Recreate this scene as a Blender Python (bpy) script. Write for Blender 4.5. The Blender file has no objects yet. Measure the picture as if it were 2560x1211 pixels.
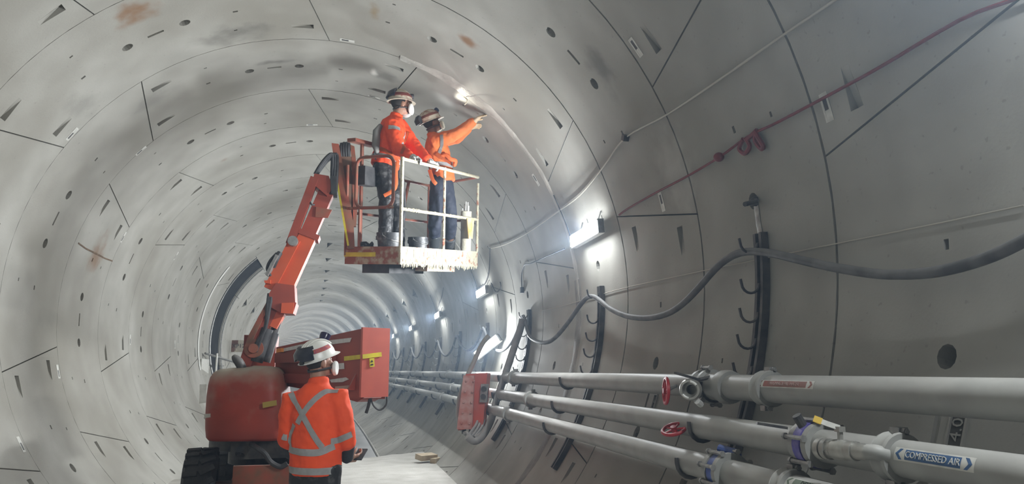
import bpy, bmesh, math, random
from mathutils import Vector, Matrix, Quaternion
from mathutils.bvhtree import BVHTree
from mathutils.geometry import delaunay_2d_cdt
random.seed(7)
V = Vector
sc = bpy.context.scene
COL = sc.collection
PI = math.pi

# ------------------------------------------------------------------ camera
F = 1891.4; YAW = .2010; PITCH = .1681          # focal length in pixels of the 2560 px frame
R = 3.1; AX = 2.35; KAP = .0025 / R             # tunnel radius, axis height above floor, plan curvature
CAM = V((.4473, 0, 1.6007))
S0 = 7.0441; RW = 1.6467                        # first ring joint, ring width
cy_, sy_, cp_, sp_ = math.cos(YAW), math.sin(YAW), math.cos(PITCH), math.sin(PITCH)
FW = V((sy_*cp_, cy_*cp_, sp_)); RT = V((cy_, -sy_, 0)); UPV = RT.cross(FW)
cam = bpy.data.cameras.new('camera'); cam_o = bpy.data.objects.new('camera', cam); COL.objects.link(cam_o)
cam.sensor_fit = 'HORIZONTAL'; cam.sensor_width = 36; cam.lens = F/2560*36; cam.clip_start = .05; cam.clip_end = 500
m = Matrix((RT, UPV, -FW)).transposed().to_4x4(); m.translation = CAM
cam_o.matrix_world = m
sc.camera = cam_o

# ------------------------------------------------------------------ world, exposure
w = bpy.data.worlds.new('world'); sc.world = w; w.use_nodes = True
w.node_tree.nodes['Background'].inputs[0].default_value = (.5, .52, .55, 1)
w.node_tree.nodes['Background'].inputs[1].default_value = .02
# dusty air: the whole tunnel is filled with a thin haze that scatters the lamps' light
vs = w.node_tree.nodes.new('ShaderNodeVolumeScatter'); vs.inputs['Color'].default_value = (.60, .78, 1, 1)
vs.inputs['Density'].default_value = .0065; vs.inputs['Anisotropy'].default_value = .55
w.node_tree.links.new(vs.outputs[0], w.node_tree.nodes['World Output'].inputs['Volume'])
sc.view_settings.view_transform = 'Standard'; sc.view_settings.look = 'None'
sc.view_settings.exposure = 0.16; sc.view_settings.gamma = 1.0; sc.view_settings.use_curve_mapping = False
sc.cycles.use_denoising = True
sc.cycles.max_bounces = 4; sc.cycles.diffuse_bounces = 3; sc.cycles.glossy_bounces = 2
sc.cycles.use_adaptive_sampling = True; sc.cycles.adaptive_threshold = .1; sc.cycles.adaptive_min_samples = 16
sc.cycles.volume_bounces = 0; sc.cycles.sample_clamp_indirect = 6
sc.cycles.caustics_reflective = False; sc.cycles.caustics_refractive = False
LAMP = 14.0             # radiance of the wall lamps' diffusers
LAMPW = 175.0           # watts per metre of lamp
LAMPC = (.915, .965, 1.0)

# ------------------------------------------------------------------ pixel -> place helpers
def ray(px, py): return RT*((px-1280)/F) - UPV*((py-605.5)/F) + FW
def ty(px, py, Y): d = ray(px, py); return CAM + d*(Y/d.y)
def tz(px, py, Z): d = ray(px, py); return CAM + d*((Z-CAM.z)/d.z)
def xc(y): return -KAP*y*y
def cyl(px, py, r=R):
    d = ray(px, py)
    f = lambda t: math.hypot(CAM.x+t*d.x-xc(t*d.y), CAM.z+t*d.z-AX)-r
    a = .01; b = a
    while f(b) < 0 and b < 150: a = b; b += .25
    for _ in range(30):
        mm = (a+b)/2
        if f(mm) < 0: a = mm
        else: b = mm
    return CAM + d*a
def wallpt(th, y, r=R):
    t = math.radians(th); return V((xc(y)+r*math.sin(t), y, AX+r*math.cos(t)))

# ------------------------------------------------------------------ materials
def mat(name, col, rough=.6, metal=0, col2=None, nscale=4, ndet=3, nlo=.35, nhi=.65, bump=0, bscale=40, dust=0, dustc=(.42, .41, .38), emit=None, es=1, extra=None, spec=None):
    M = bpy.data.materials.new(name); M.use_nodes = True
    nt = M.node_tree; N = nt.nodes; L = nt.links; P = N['Principled BSDF']
    P.inputs['Roughness'].default_value = rough; P.inputs['Metallic'].default_value = metal
    if spec is not None: P.inputs['Specular IOR Level'].default_value = spec
    P.inputs['Base Color'].default_value = (*col, 1)
    geo = N.new('ShaderNodeNewGeometry')
    tc = N.new('ShaderNodeTexCoord')
    out = None
    if col2 is not None:
        n = N.new('ShaderNodeTexNoise'); n.inputs['Scale'].default_value = nscale; n.inputs['Detail'].default_value = ndet
        L.new(geo.outputs['Position'], n.inputs['Vector'])
        mr = N.new('ShaderNodeMapRange'); mr.inputs[1].default_value = nlo; mr.inputs[2].default_value = nhi
        L.new(n.outputs['Fac'], mr.inputs[0])
        mx = N.new('ShaderNodeMix'); mx.data_type = 'RGBA'
        mx.inputs[6].default_value = (*col, 1); mx.inputs[7].default_value = (*col2, 1)
        L.new(mr.outputs[0], mx.inputs[0]); out = mx.outputs[2]
    if dust:
        sx = N.new('ShaderNodeSeparateXYZ'); L.new(geo.outputs['Normal'], sx.inputs[0])
        n2 = N.new('ShaderNodeTexNoise'); n2.inputs['Scale'].default_value = 6; n2.inputs['Detail'].default_value = 3
        L.new(geo.outputs['Position'], n2.inputs['Vector'])
        ad = N.new('ShaderNodeMath'); ad.operation = 'ADD'; L.new(sx.outputs[2], ad.inputs[0]); L.new(n2.outputs['Fac'], ad.inputs[1])
        mr = N.new('ShaderNodeMapRange'); mr.inputs[1].default_value = .55; mr.inputs[2].default_value = 1.45; mr.inputs[4].default_value = dust
        L.new(ad.outputs[0], mr.inputs[0])
        mx = N.new('ShaderNodeMix'); mx.data_type = 'RGBA'; mx.inputs[7].default_value = (*dustc, 1)
        if out: L.new(out, mx.inputs[6])
        else: mx.inputs[6].default_value = (*col, 1)
        L.new(mr.outputs[0], mx.inputs[0]); out = mx.outputs[2]
    if extra: out = extra(nt, out, geo)
    if out: L.new(out, P.inputs['Base Color'])
    if bump:
        b = N.new('ShaderNodeBump'); b.inputs['Strength'].default_value = bump; b.inputs['Distance'].default_value = .02
        n3 = N.new('ShaderNodeTexNoise'); n3.inputs['Scale'].default_value = bscale; n3.inputs['Detail'].default_value = 2
        L.new(geo.outputs['Position'], n3.inputs['Vector']); L.new(n3.outputs['Fac'], b.inputs['Height']); L.new(b.outputs[0], P.inputs['Normal'])
    if emit:
        P.inputs['Emission Color'].default_value = (*emit, 1); P.inputs['Emission Strength'].default_value = es
    return M

def stain_shade_nodes(spots):
    """local stains, dark patches and painted shade on the concrete: (point, radius, colour, amount, noise scale)"""
    def fn(nt, out, geo):
        N, L = nt.nodes, nt.links
        # broad, slow variation of the concrete
        n = N.new('ShaderNodeTexNoise'); n.inputs['Scale'].default_value = .55; n.inputs['Detail'].default_value = 3
        L.new(geo.outputs['Position'], n.inputs['Vector'])
        mr = N.new('ShaderNodeMapRange'); mr.inputs[1].default_value = .38; mr.inputs[2].default_value = .68; mr.inputs[4].default_value = .85
        L.new(n.outputs['Fac'], mr.inputs[0])
        mx = N.new('ShaderNodeMix'); mx.data_type = 'RGBA'; mx.inputs[7].default_value = (.235, .222, .188, 1)
        L.new(out, mx.inputs[6]); L.new(mr.outputs[0], mx.inputs[0]); out = mx.outputs[2]
        # small pits and specks
        n = N.new('ShaderNodeTexNoise'); n.inputs['Scale'].default_value = 26; n.inputs['Detail'].default_value = 2
        L.new(geo.outputs['Position'], n.inputs['Vector'])
        mr = N.new('ShaderNodeMapRange'); mr.inputs[1].default_value = .68; mr.inputs[2].default_value = .74; mr.inputs[4].default_value = .35
        L.new(n.outputs['Fac'], mr.inputs[0])
        mx = N.new('ShaderNodeMix'); mx.data_type = 'RGBA'; mx.inputs[7].default_value = (.2, .19, .17, 1)
        L.new(out, mx.inputs[6]); L.new(mr.outputs[0], mx.inputs[0]); out = mx.outputs[2]
        nn = N.new('ShaderNodeTexNoise'); nn.inputs['Scale'].default_value = 5; nn.inputs['Detail'].default_value = 4
        L.new(geo.outputs['Position'], nn.inputs['Vector'])
        for p, rad, c, am, ns, stretch in spots:
            sb = N.new('ShaderNodeVectorMath'); sb.operation = 'MULTIPLY_ADD'; sb.inputs[1].default_value = stretch
            sb.inputs[2].default_value = [-p[i]*stretch[i] for i in range(3)]
            L.new(geo.outputs['Position'], sb.inputs[0])
            ln = N.new('ShaderNodeVectorMath'); ln.operation = 'LENGTH'; L.new(sb.outputs[0], ln.inputs[0])
            a1 = N.new('ShaderNodeMath'); a1.operation = 'MULTIPLY_ADD'; a1.inputs[1].default_value = rad*1.6; L.new(nn.outputs['Fac'], a1.inputs[0]); L.new(ln.outputs['Value'], a1.inputs[2])
            mr = N.new('ShaderNodeMapRange'); mr.interpolation_type = 'SMOOTHSTEP'
            mr.inputs[1].default_value = rad*.8; mr.inputs[2].default_value = rad*1.8; mr.inputs[3].default_value = am; mr.inputs[4].default_value = 0
            L.new(a1.outputs[0], mr.inputs[0])
            mx = N.new('ShaderNodeMix'); mx.data_type = 'RGBA'; mx.inputs[7].default_value = (*c, 1)
            L.new(out, mx.inputs[6]); L.new(mr.outputs[0], mx.inputs[0]); out = mx.outputs[2]
        return out
    return fn
RUST = (.22, .12, .06); DARK = (.12, .115, .1); PALE = (.62, .61, .57)
spots = [(cyl(340, 30), .26, RUST, .95, 4, (1, 1, 1)), (cyl(1165, 100), .2, RUST, .95, 5, (1, 1.6, 1)),
         (cyl(240, 640), .32, RUST, .75, 6, (1, 1, .8)), (cyl(590, 85), .45, DARK, .7, 2, (.8, 1.5, 1)),  # second one: wide dark grey band
         (cyl(205, 265), .22, DARK, .35, 4, (1, .6, 1)), (cyl(1500, 170), .32, DARK, .75, 7, (1, 1.4, 1)),
         (cyl(935, 30), .17, (.25, .19, .11), .8, 6, (2, .6, 1)), (cyl(965, 190), .28, DARK, .7, 3, (1, 1.2, 1)),
         (cyl(935, 180), .09, PALE, .9, 5, (1.4, .6, 1)), (cyl(690, 155), .2, DARK, .7, 12, (.7, 2.2, 1)),
         (cyl(1300, 690), .42, DARK, .45, 3, (1, 1.7, 1)), (cyl(380, 250), .35, DARK, .35, 3, (1, 1, 1)),
         (cyl(120, 800), .5, DARK, .25, 2, (1, 1, 3)), (cyl(1690, 430), .4, PALE, .3, 2, (1, 1, .7)),  # the dark one paints the shadow band across the left wall
         (cyl(560, 400), .1, RUST, .35, 6, (1, 1, 1))]
M_conc = mat('precast_concrete', (.405, .398, .365), .82, col2=(.345, .337, .306), nscale=2.2, nlo=.3, nhi=.7, bump=.06, bscale=55, extra=stain_shade_nodes(spots))
M_back = mat('dark_joint_grout', (.10, .098, .09), .95)  # dark grout seen in the segment joints
M_floor = mat('dusty_screed', (.50, .485, .45), .9, col2=(.40, .385, .35), nscale=3, bump=.35, bscale=60)
M_wet = mat('wet_invert', (.06, .062, .06), .3, col2=(.17, .17, .165), nscale=1.2, bump=.15, bscale=9)
M_far = mat('far_concrete', (.46, .455, .435), .85, col2=(.38, .38, .365), nscale=.8)
M_grout = mat('fresh_grout', (.58, .57, .52), .55, col2=(.36, .35, .32), nscale=3, nlo=.35, nhi=.65, bump=.3, bscale=30)
M_darksteel = mat('dark_steel', (.035, .036, .042), .55, .3, col2=(.09, .085, .08), nscale=9, dust=.25)
M_galv = mat('galvanised', (.36, .36, .35), .45, .5, col2=(.22, .22, .21), nscale=16)
M_pipe = mat('grey_painted_pipe', (.33, .335, .315), .5, 0, col2=(.27, .27, .255), nscale=5, dust=.5, dustc=(.48, .47, .44))
M_cable = mat('grey_black_cable', (.07, .073, .076), .6, col2=(.13, .13, .133), nscale=8, dust=.4, dustc=(.38, .38, .37))
M_hose = mat('dusty_hose', (.22, .215, .21), .75, col2=(.30, .29, .28), nscale=8, dust=.5, dustc=(.5, .49, .47))
M_black = mat('black_rubber', (.02, .02, .022), .6, col2=(.045, .045, .048), nscale=10)
M_tyre = mat('black_tyre', (.016, .017, .021), .75, col2=(.04, .04, .042), nscale=5, bump=.3, bscale=30)
M_red = mat('machine_red', (.33, .055, .03), .5, col2=(.25, .045, .028), nscale=3, dust=.35, dustc=(.35, .27, .22))
M_hood = mat('dusty_hood_red', (.34, .04, .022), .5, col2=(.22, .035, .022), nscale=1.6, dust=1.0, dustc=(.33, .29, .23))
M_orange = mat('machine_orange', (.60, .095, .03), .5, col2=(.52, .085, .03), nscale=4, dust=.25, dustc=(.45, .3, .22))
M_endlit = mat('lit_end_red', (.56, .125, .085), .5, col2=(.5, .11, .08), nscale=6)  # brightness of the lamp-facing end put into the colour
M_rustred = mat('worn_red_paint', (.30, .07, .04), .65, col2=(.18, .085, .05), nscale=9, dust=.3)
M_slop = mat('grout_splashed_red', (.50, .47, .35), .8, col2=(.33, .13, .08), nscale=14, nlo=.52, nhi=.66, bump=.8, bscale=35)
M_slopside = mat('grout_streaked_red', (.27, .085, .05), .75, col2=(.42, .36, .26), nscale=10, nlo=.45, nhi=.62, bump=.3)
M_cream = mat('dried_grout', (.54, .51, .39), .85, col2=(.44, .40, .29), nscale=12, bump=.8, bscale=30)
M_yellow = mat('yellow_tape', (.72, .62, .03), .5, col2=(.55, .45, .04), nscale=9)
M_silver = mat('reflective_tape', (.66, .67, .67), .4, .05, col2=(.56, .56, .56), nscale=25)
M_white = mat('white_plastic', (.74, .74, .71), .45)
M_label = mat('white_label', (.62, .62, .58), .6, col2=(.5, .5, .46), nscale=20)
M_blue = mat('label_blue', (.045, .11, .24), .6)
M_redlab = mat('faded_red_label', (.33, .13, .11), .7, col2=(.26, .14, .12), nscale=18)
M_greenlab = mat('green_label', (.16, .2, .15), .7)
M_text = mat('black_print', (.02, .02, .02), .7)
M_wheelred = mat('red_handwheel', (.48, .02, .03), .4, col2=(.36, .02, .03), nscale=20)
M_bluevalve = mat('blue_valve', (.05, .11, .42), .45, col2=(.035, .08, .3), nscale=20, dust=.3)
M_purple = mat('blue_violet_valve', (.06, .05, .30), .5, col2=(.15, .13, .35), nscale=24)
M_alu = mat('cast_aluminium', (.46, .455, .42), .4, .55, col2=(.33, .325, .3), nscale=18)
M_hiviz = mat('orange_hi_vis', (.90, .085, .014), .75, col2=(.82, .075, .016), nscale=7, bump=.25, bscale=14)
M_hivizold = mat('faded_orange_shirt', (.66, .16, .035), .8, col2=(.56, .14, .035), nscale=6, bump=.3, bscale=14)
M_navy = mat('navy_workwear', (.010, .012, .020), .8, col2=(.022, .024, .034), nscale=7, bump=.4, bscale=16)
M_blackpants = mat('black_muddy_trousers', (.012, .012, .014), .55, col2=(.10, .10, .10), nscale=13, nlo=.55, nhi=.75, bump=.5, bscale=18)
M_boot = mat('rubber_boots', (.05, .055, .06), .45, col2=(.2, .2, .2), nscale=10, nlo=.5, nhi=.75)
M_skin = mat('skin', (.42, .235, .165), .55, col2=(.36, .19, .13), nscale=14)
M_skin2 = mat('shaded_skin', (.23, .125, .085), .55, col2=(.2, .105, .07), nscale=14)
M_hair = mat('dark_hair', (.02, .016, .013), .8)
M_helmet = mat('white_helmet', (.76, .75, .70), .35)
M_helmetdirty = mat('dirty_helmet', (.62, .56, .45), .5, col2=(.36, .14, .09), nscale=14, nlo=.5, nhi=.68)
M_goggle = mat('dark_lens', (.02, .022, .035), .12)
M_glass = mat('smoky_lens', (.25, .27, .3), .1)
M_glove = mat('grey_white_glove', (.60, .60, .57), .8, col2=(.1, .1, .1), nscale=30, nlo=.55, nhi=.62)
M_tan = mat('tan_glove', (.48, .34, .2), .8, col2=(.5, .4, .28), nscale=12)
M_harness = mat('orange_webbing', (.62, .13, .03), .7)
M_greyweb = mat('grey_webbing', (.33, .33, .33), .7)
M_tube = mat('pale_cardboard', (.62, .60, .49), .85, col2=(.5, .46, .36), nscale=9, bump=.3)
M_wood = mat('pale_timber', (.52, .43, .30), .75, col2=(.42, .33, .22), nscale=10)
M_rope = mat('pale_rope', (.5, .48, .42), .85)
M_redrope = mat('red_rope', (.22, .035, .042), .75, col2=(.16, .035, .04), nscale=20)
M_brownsign = mat('rusty_brown_sign', (.13, .055, .035), .75, col2=(.2, .1, .07), nscale=8)
M_boxred = mat('red_board_box', (.50, .08, .05), .5, col2=(.42, .085, .06), nscale=6, dust=.4, dustc=(.5, .4, .36))
M_boxface = mat('pale_red_cover', (.40, .13, .10), .6, col2=(.48, .28, .25), nscale=9)  # paler and more mottled red than the case
M_lamp = mat('lamp_diffuser', (.9, .9, .9), .5, emit=LAMPC, es=LAMP)
M_head = mat('headlamp_lens', (.9, .9, .9), .3, emit=(.9, .95, 1), es=30)
M_chalk = mat('white_painted_line', (.68, .68, .64), .8)

# ------------------------------------------------------------------ mesh helpers
class MB:
    def __init__(s): s.bm = bmesh.new()
    def face(s, vs):
        try: return s.bm.faces.new(vs)
        except ValueError: return None
    def poly(s, pts): return s.face([s.bm.verts.new(p) for p in pts])
    def hexa(s, p):      # 8 points: bottom 4 ccw, top 4
        v = [s.bm.verts.new(q) for q in p]
        for f in ((3, 2, 1, 0), (4, 5, 6, 7), (0, 1, 5, 4), (1, 2, 6, 5), (2, 3, 7, 6), (3, 0, 4, 7)): s.face([v[i] for i in f])
        return s
    def box(s, c, d, M=None):
        c = V(c); x, y, z = d[0]/2, d[1]/2, d[2]/2
        p = [V(q) for q in ((-x, -y, -z), (x, -y, -z), (x, y, -z), (-x, y, -z), (-x, -y, z), (x, -y, z), (x, y, z), (-x, y, z))]
        if M is not None: p = [M @ q for q in p]
        return s.hexa([c+q for q in p])
    def fbox(s, O, u, v, w, a, b):   # box in a frame, from a=(u,v,w) to b
        P = lambda i, j, k: O+u*(a[0], b[0])[i]+v*(a[1], b[1])[j]+w*(a[2], b[2])[k]
        return s.hexa([P(0, 0, 0), P(1, 0, 0), P(1, 1, 0), P(0, 1, 0), P(0, 0, 1), P(1, 0, 1), P(1, 1, 1), P(0, 1, 1)])
    def beam(s, p0, p1, wd, ht, up=V((0, -1, 0)), w1=None, h1=None):
        p0, p1 = V(p0), V(p1); t = (p1-p0).normalized(); sd = t.cross(up).normalized(); n = sd.cross(t).normalized()
        w1 = wd if w1 is None else w1; h1 = ht if h1 is None else h1
        q = []
        for p, a, b in ((p0, wd, ht), (p1, w1, h1)):
            q += [p-sd*a/2-n*b/2, p+sd*a/2-n*b/2, p+sd*a/2+n*b/2, p-sd*a/2+n*b/2]
        return s.hexa(q)
    def prism(s, pts, d):  # extrude polygon by vector d
        a = [s.bm.verts.new(p) for p in pts]; b = [s.bm.verts.new(V(p)+V(d)) for p in pts]
        s.face(a[::-1]); s.face(b); n = len(a)
        for i in range(n): s.face([a[i], a[(i+1) % n], b[(i+1) % n], b[i]])
        return s
    def tube(s, pts, r, seg=8, side=None, closed=False, rnd=False):
        """r: number, list of numbers or list of (ra, rb)"""
        pts = [V(p) for p in pts]; n = len(pts)
        rr = [(x if isinstance(x, tuple) else (x, x)) for x in (r if isinstance(r, list) else [r]*n)]
        if rnd:
            t0 = (pts[0]-pts[1]).normalized(); t1 = (pts[-1]-pts[-2]).normalized()
            A, B = [], []
            for k in (75, 45, 18):
                c, q = math.cos(math.radians(k)), math.sin(math.radians(k))
                A.append((pts[0]+t0*(min(rr[0])*q), (rr[0][0]*c, rr[0][1]*c)))
                B.insert(0, (pts[-1]+t1*(min(rr[-1])*q), (rr[-1][0]*c, rr[-1][1]*c)))
            pts = [a[0] for a in A]+pts+[b[0] for b in B]; rr = [a[1] for a in A]+rr+[b[1] for b in B]; n = len(pts)
        tg = []
        for i in range(n):
            if closed: t = pts[(i+1) % n]-pts[i-1]
            else: t = pts[min(i+1, n-1)]-pts[max(i-1, 0)]
            tg.append(t.normalized() if t.length > 1e-9 else V((0, 0, 1)))
        if side is None:
            a = V((0, 0, 1)) if abs(tg[0].z) < .9 else V((1, 0, 0))
            side = tg[0].cross(a)
        sd = V(side); rings = []
        for i in range(n):
            sd = (sd-tg[i]*sd.dot(tg[i])).normalized(); o = tg[i].cross(sd)
            rings.append([s.bm.verts.new(pts[i]+sd*(math.cos(k*2*PI/seg)*rr[i][0])+o*(math.sin(k*2*PI/seg)*rr[i][1])) for k in range(seg)])
        for i in range(n if closed else n-1):
            a, b = rings[i], rings[(i+1) % n]
            for k in range(seg): s.face([a[k], a[(k+1) % seg], b[(k+1) % seg], b[k]])
        if not closed: s.face(rings[0][::-1]); s.face(rings[-1])
        return s
    def lathe(s, c, axis, prof, seg=20, caps=True):   # prof: (dist along axis, radius)
        c = V(c); ax = V(axis).normalized(); a = V((0, 0, 1)) if abs(ax.z) < .9 else V((1, 0, 0))
        sd = ax.cross(a).normalized(); o = ax.cross(sd); rings = []
        for d, r in prof: rings.append([s.bm.verts.new(c+ax*d+sd*(math.cos(k*2*PI/seg)*r)+o*(math.sin(k*2*PI/seg)*r)) for k in range(seg)])
        for a, b in zip(rings, rings[1:]):
            for k in range(seg): s.face([a[k], a[(k+1) % seg], b[(k+1) % seg], b[k]])
        if caps: s.face(rings[0][::-1]); s.face(rings[-1])
        return s
    def ell(s, c, r, M=None, seg=16, rings=10):
        mm = Matrix.Translation(V(c)) @ (M.to_4x4() if M is not None else Matrix.Identity(4)) @ Matrix.Diagonal((*r, 1))
        bmesh.ops.create_uvsphere(s.bm, u_segments=seg, v_segments=rings, radius=1, matrix=mm); return s
    def mesh(s, name, smooth=None):
        bmesh.ops.recalc_face_normals(s.bm, faces=s.bm.faces)
        me = bpy.data.meshes.new(name); s.bm.to_mesh(me); s.bm.free()
        if smooth is not None: me.shade_smooth(); me.set_sharp_from_angle(angle=math.radians(smooth))
        return me
    def build(s, name, material, parent=None, smooth=35, bevel=0):
        if bevel:
            eds = [e for e in s.bm.edges if len(e.link_faces) == 2 and e.calc_face_angle(0) > .6]
            bmesh.ops.bevel(s.bm, geom=eds, offset=bevel, segments=2, affect='EDGES', profile=.6)
        if parent is not None and parent.name in ORG: bmesh.ops.translate(s.bm, vec=-ORG[parent.name], verts=s.bm.verts)
        return link(name, s.mesh(name, smooth), material, parent)
# the origin of every thing is kept in ORG so that its parts can be written in world coordinates
ORG = {}
def link(name, me, material, parent=None):
    ob = bpy.data.objects.new(name, me); COL.objects.link(ob)
    if material is not None:
        if me.materials: me.materials[0] = material
        else: me.materials.append(material)
    if parent is not None: ob.parent = parent
    if parent is not None and parent.name in ORG: ORG[ob.name] = ORG[parent.name]
    return ob
def tag(o, label, cat, group=None):
    o['label'] = label; o['category'] = cat
    if group: o['group'] = group
    return o
def thing(name, loc, label, cat, group=None):
    o = bpy.data.objects.new(name, None); COL.objects.link(o); o.location = loc; o.empty_display_size = .1
    ORG[o.name] = V(loc); return tag(o, label, cat, group)
def struct(o): o['kind'] = 'structure'; return o
def stuff(o): o['kind'] = 'stuff'; return o
def text_mesh(body, size, extrude=.001, align='CENTER'):
    c = bpy.data.curves.new('t', 'FONT'); c.body = body; c.size = size; c.extrude = extrude; c.align_x = align; c.align_y = 'CENTER'; c.resolution_u = 2
    o = bpy.data.objects.new('t', c); COL.objects.link(o)
    dg = bpy.context.evaluated_depsgraph_get(); me = bpy.data.meshes.new_from_object(o.evaluated_get(dg))
    bpy.data.objects.remove(o); bpy.data.curves.remove(c); return me
def text(name, body, size, O, u, v, material, parent, fn=None):
    """lettering with its baseline along u and its height along v, centred at O"""
    me = text_mesh(body, size); u = V(u).normalized(); v = V(v).normalized(); n = u.cross(v)
    off = ORG.get(parent.name, V()) if parent else V()
    for q in me.vertices:
        p = V(O)+u*q.co.x+v*q.co.y+n*q.co.z
        if fn: p = fn(q.co)
        q.co = p-off
    return link(name, me, material, parent)
def catenary(a, b, sag, n=10):
    a, b = V(a), V(b); return [a.lerp(b, i/n)-V((0, 0, sag*4*(i/n)*(1-i/n))) for i in range(n+1)]
def smoothpath(pts, n=6):
    pts = [V(p) for p in pts]; out = []
    for i in range(len(pts)-1):
        p0 = pts[max(i-1, 0)]; p1 = pts[i]; p2 = pts[i+1]; p3 = pts[min(i+2, len(pts)-1)]
        for k in range(n):
            t = k/n
            out.append(.5*((2*p1)+(p2-p0)*t+(2*p0-5*p1+4*p2-p3)*t*t+(3*p1-p0-3*p2+p3)*t**3))
    out.append(pts[-1]); return out

# ================================================================== tunnel lining
NR0, NR1 = -8, 22          # rings built segment by segment
def shell(name, r, y0, y1, step, material, parent=None, th0=-180, th1=180, dth=5):
    b = MB(); rows = []; n = int((y1-y0)/step+.5); k = int((th1-th0)/dth+.5)
    for i in range(n+1):
        y = y0+(y1-y0)*i/n
        rows.append([b.bm.verts.new(wallpt(th0+(th1-th0)*q/k, y, r)) for q in range(k+1)])
    for a, c in zip(rows, rows[1:]):
        for q in range(k): b.face([a[q], a[q+1], c[q+1], c[q]])
    return b.build(name, material, parent)
wall = struct(shell('wall_tunnel', R+.14, S0+NR0*RW-.5, S0+(NR1+1)*RW, RW, M_back))
ORG['wall_tunnel'] = V()
# beyond the last ring that can be told apart the lining goes on as one shell with ribs at the joints
b = MB(); rows = []; y = S0+(NR1+1)*RW; j = 0
while y < 158:
    for dy, r in ((0, R+.02), (.03, R), (RW-.03, R), (RW-.0, R+.02)): rows.append([b.bm.verts.new(wallpt(t, y+dy, r)) for t in range(-180, 181, 6)])
    y += RW; j += 1
for a, c in zip(rows, rows[1:]):
    for q in range(60): b.face([a[q], a[q+1], c[q+1], c[q]])
b.build('far_lining', M_far, wall)

EVEN, ODD = -121.5, -101.5
def slant(j, k):           # +1: the joint turns clockwise with depth
    if j % 2 == 0: return (-1, 1 if j % 4 == 0 else -1, 1, 1, -1, 1)[k]
    return (1, -1 if j == 1 else 1, -1, 1 if j == -3 else -1, 1, -1)[k]
def pside(j, k):           # side of the joint on which its bolt pockets lie
    if j % 2 == 0: return (-1, 1 if j % 4 == 0 else -1, -1 if j == 0 else 1, -1, 1, 1)[k]
    return (-1 if j % 4 == 1 else 1, 1 if j == 1 else -1, -1, -1 if j == -3 else 1, 1, 1)[k]
SL = 2.85                  # half the slant in degrees
def inpoly(p, poly):
    c = False; n = len(poly)
    for i in range(n):
        x1, y1 = poly[i]; x2, y2 = poly[i-1]
        if (y1 > p[1]) != (y2 > p[1]) and p[0] < (x2-x1)*(p[1]-y1)/(y2-y1)+x1: c = not c
    return c
def seg_mesh(tl0, tl1, tr0, tr1, y0, y1, holes, T=.12, g=.006):
    """curved slab between four corner angles (deg) and two stations; holes: (kind, polygon [(deg, y)], depth)"""
    gd = math.degrees(g/R)
    outer = [(tl0+gd, y0+g), (tr0-gd, y0+g), (tr1-gd, y1-g), (tl1+gd, y1-g)]
    pts = []; edges = []
    def loop(poly):
        n0 = len(pts); pts.extend(V(p) for p in poly); n = len(poly)
        edges.extend((n0+i, n0+(i+1) % n) for i in range(n))
    ob = []
    for i in range(4):
        a, c = outer[i], outer[(i+1) % 4]; n = 15 if i % 2 == 0 else 1
        ob += [(a[0]+(c[0]-a[0])*q/n, a[1]+(c[1]-a[1])*q/n) for q in range(n)]
    # station scaled so that the domain is roughly isotropic
    ky = math.degrees(1/R); sc_ = lambda p: (p[0], p[1]*ky)
    loop([sc_(p) for p in ob])
    for h in holes: loop([sc_(p) for p in h[1]])
    lo, hi = min(p[0] for p in outer), max(p[0] for p in outer)
    t = math.ceil(lo/4)*4
    while t < hi:
        n0 = len(pts); pts += [V((t, y0*ky-1)), V((t, y1*ky+1))]; edges.append((n0, n0+1)); t += 4
    vs, es, fs, *_ = delaunay_2d_cdt(pts, edges, [], 0, 1e-5)
    so = [sc_(p) for p in outer]; sh = [[sc_(p) for p in h[1]] for h in holes]
    P = lambda th, y, r=R: V((r*math.sin(math.radians(th)), y, r*math.cos(math.radians(th))))
    V3 = []; FS = []; NRM = []
    def av(p, n): V3.append(p); NRM.append(n); return len(V3)-1
    idx = {}
    for f in fs:
        c = ((vs[f[0]].x+vs[f[1]].x+vs[f[2]].x)/3, (vs[f[0]].y+vs[f[1]].y+vs[f[2]].y)/3)
        if not inpoly(c, so) or any(inpoly(c, q) for q in sh): continue
        q = []
        for i in f:
            if i not in idx:
                th, y = vs[i].x, vs[i].y/ky; p = P(th, y); idx[i] = av(p, V((-p.x, 0, -p.z)).normalized())
            q.append(idx[i])
        a, b_, c_ = (V3[i] for i in q)
        if (b_-a).cross(c_-a).dot(NRM[q[0]]) < 0: q.reverse()
        FS.append(q)
    def flat(ps, n=None):
        nn = V((0, 0, 0))
        for i in range(len(ps)): nn += (ps[i]-ps[0]).cross(ps[(i+1) % len(ps)]-ps[0])
        nn = nn.normalized() if nn.length > 0 else V((0, 0, 1)); FS.append([av(p, nn) for p in ps])
    n = len(ob)
    for i in range(n):
        a, c = ob[i], ob[(i+1) % n]; flat([P(*c), P(*a), P(*a, R+T), P(*c, R+T)])
    for kind, poly, dep in holes:
        if kind == 'pocket':          # deep end first two points, runs out at the other two
            s0, s1, s2, s3 = (P(*p) for p in poly); d0, d1 = P(*poly[0], R+dep), P(*poly[1], R+dep)
            flat([s0, s1, d1, d0]); flat([d0, d1, s2, s3]); flat([s0, d0, s3]); flat([s1, s2, d1])
        else:
            m_ = len(poly)
            for i in range(m_): flat([P(*poly[i]), P(*poly[(i+1) % m_]), P(*poly[(i+1) % m_], R+dep), P(*poly[i], R+dep)])
            flat([P(*p, R+dep) for p in poly])
    me = bpy.data.meshes.new('segment'); me.from_pydata(V3, [], FS); me.materials.append(M_conc)
    me.shade_smooth(); me.normals_split_custom_set_from_vertices(NRM)
    return me
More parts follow.
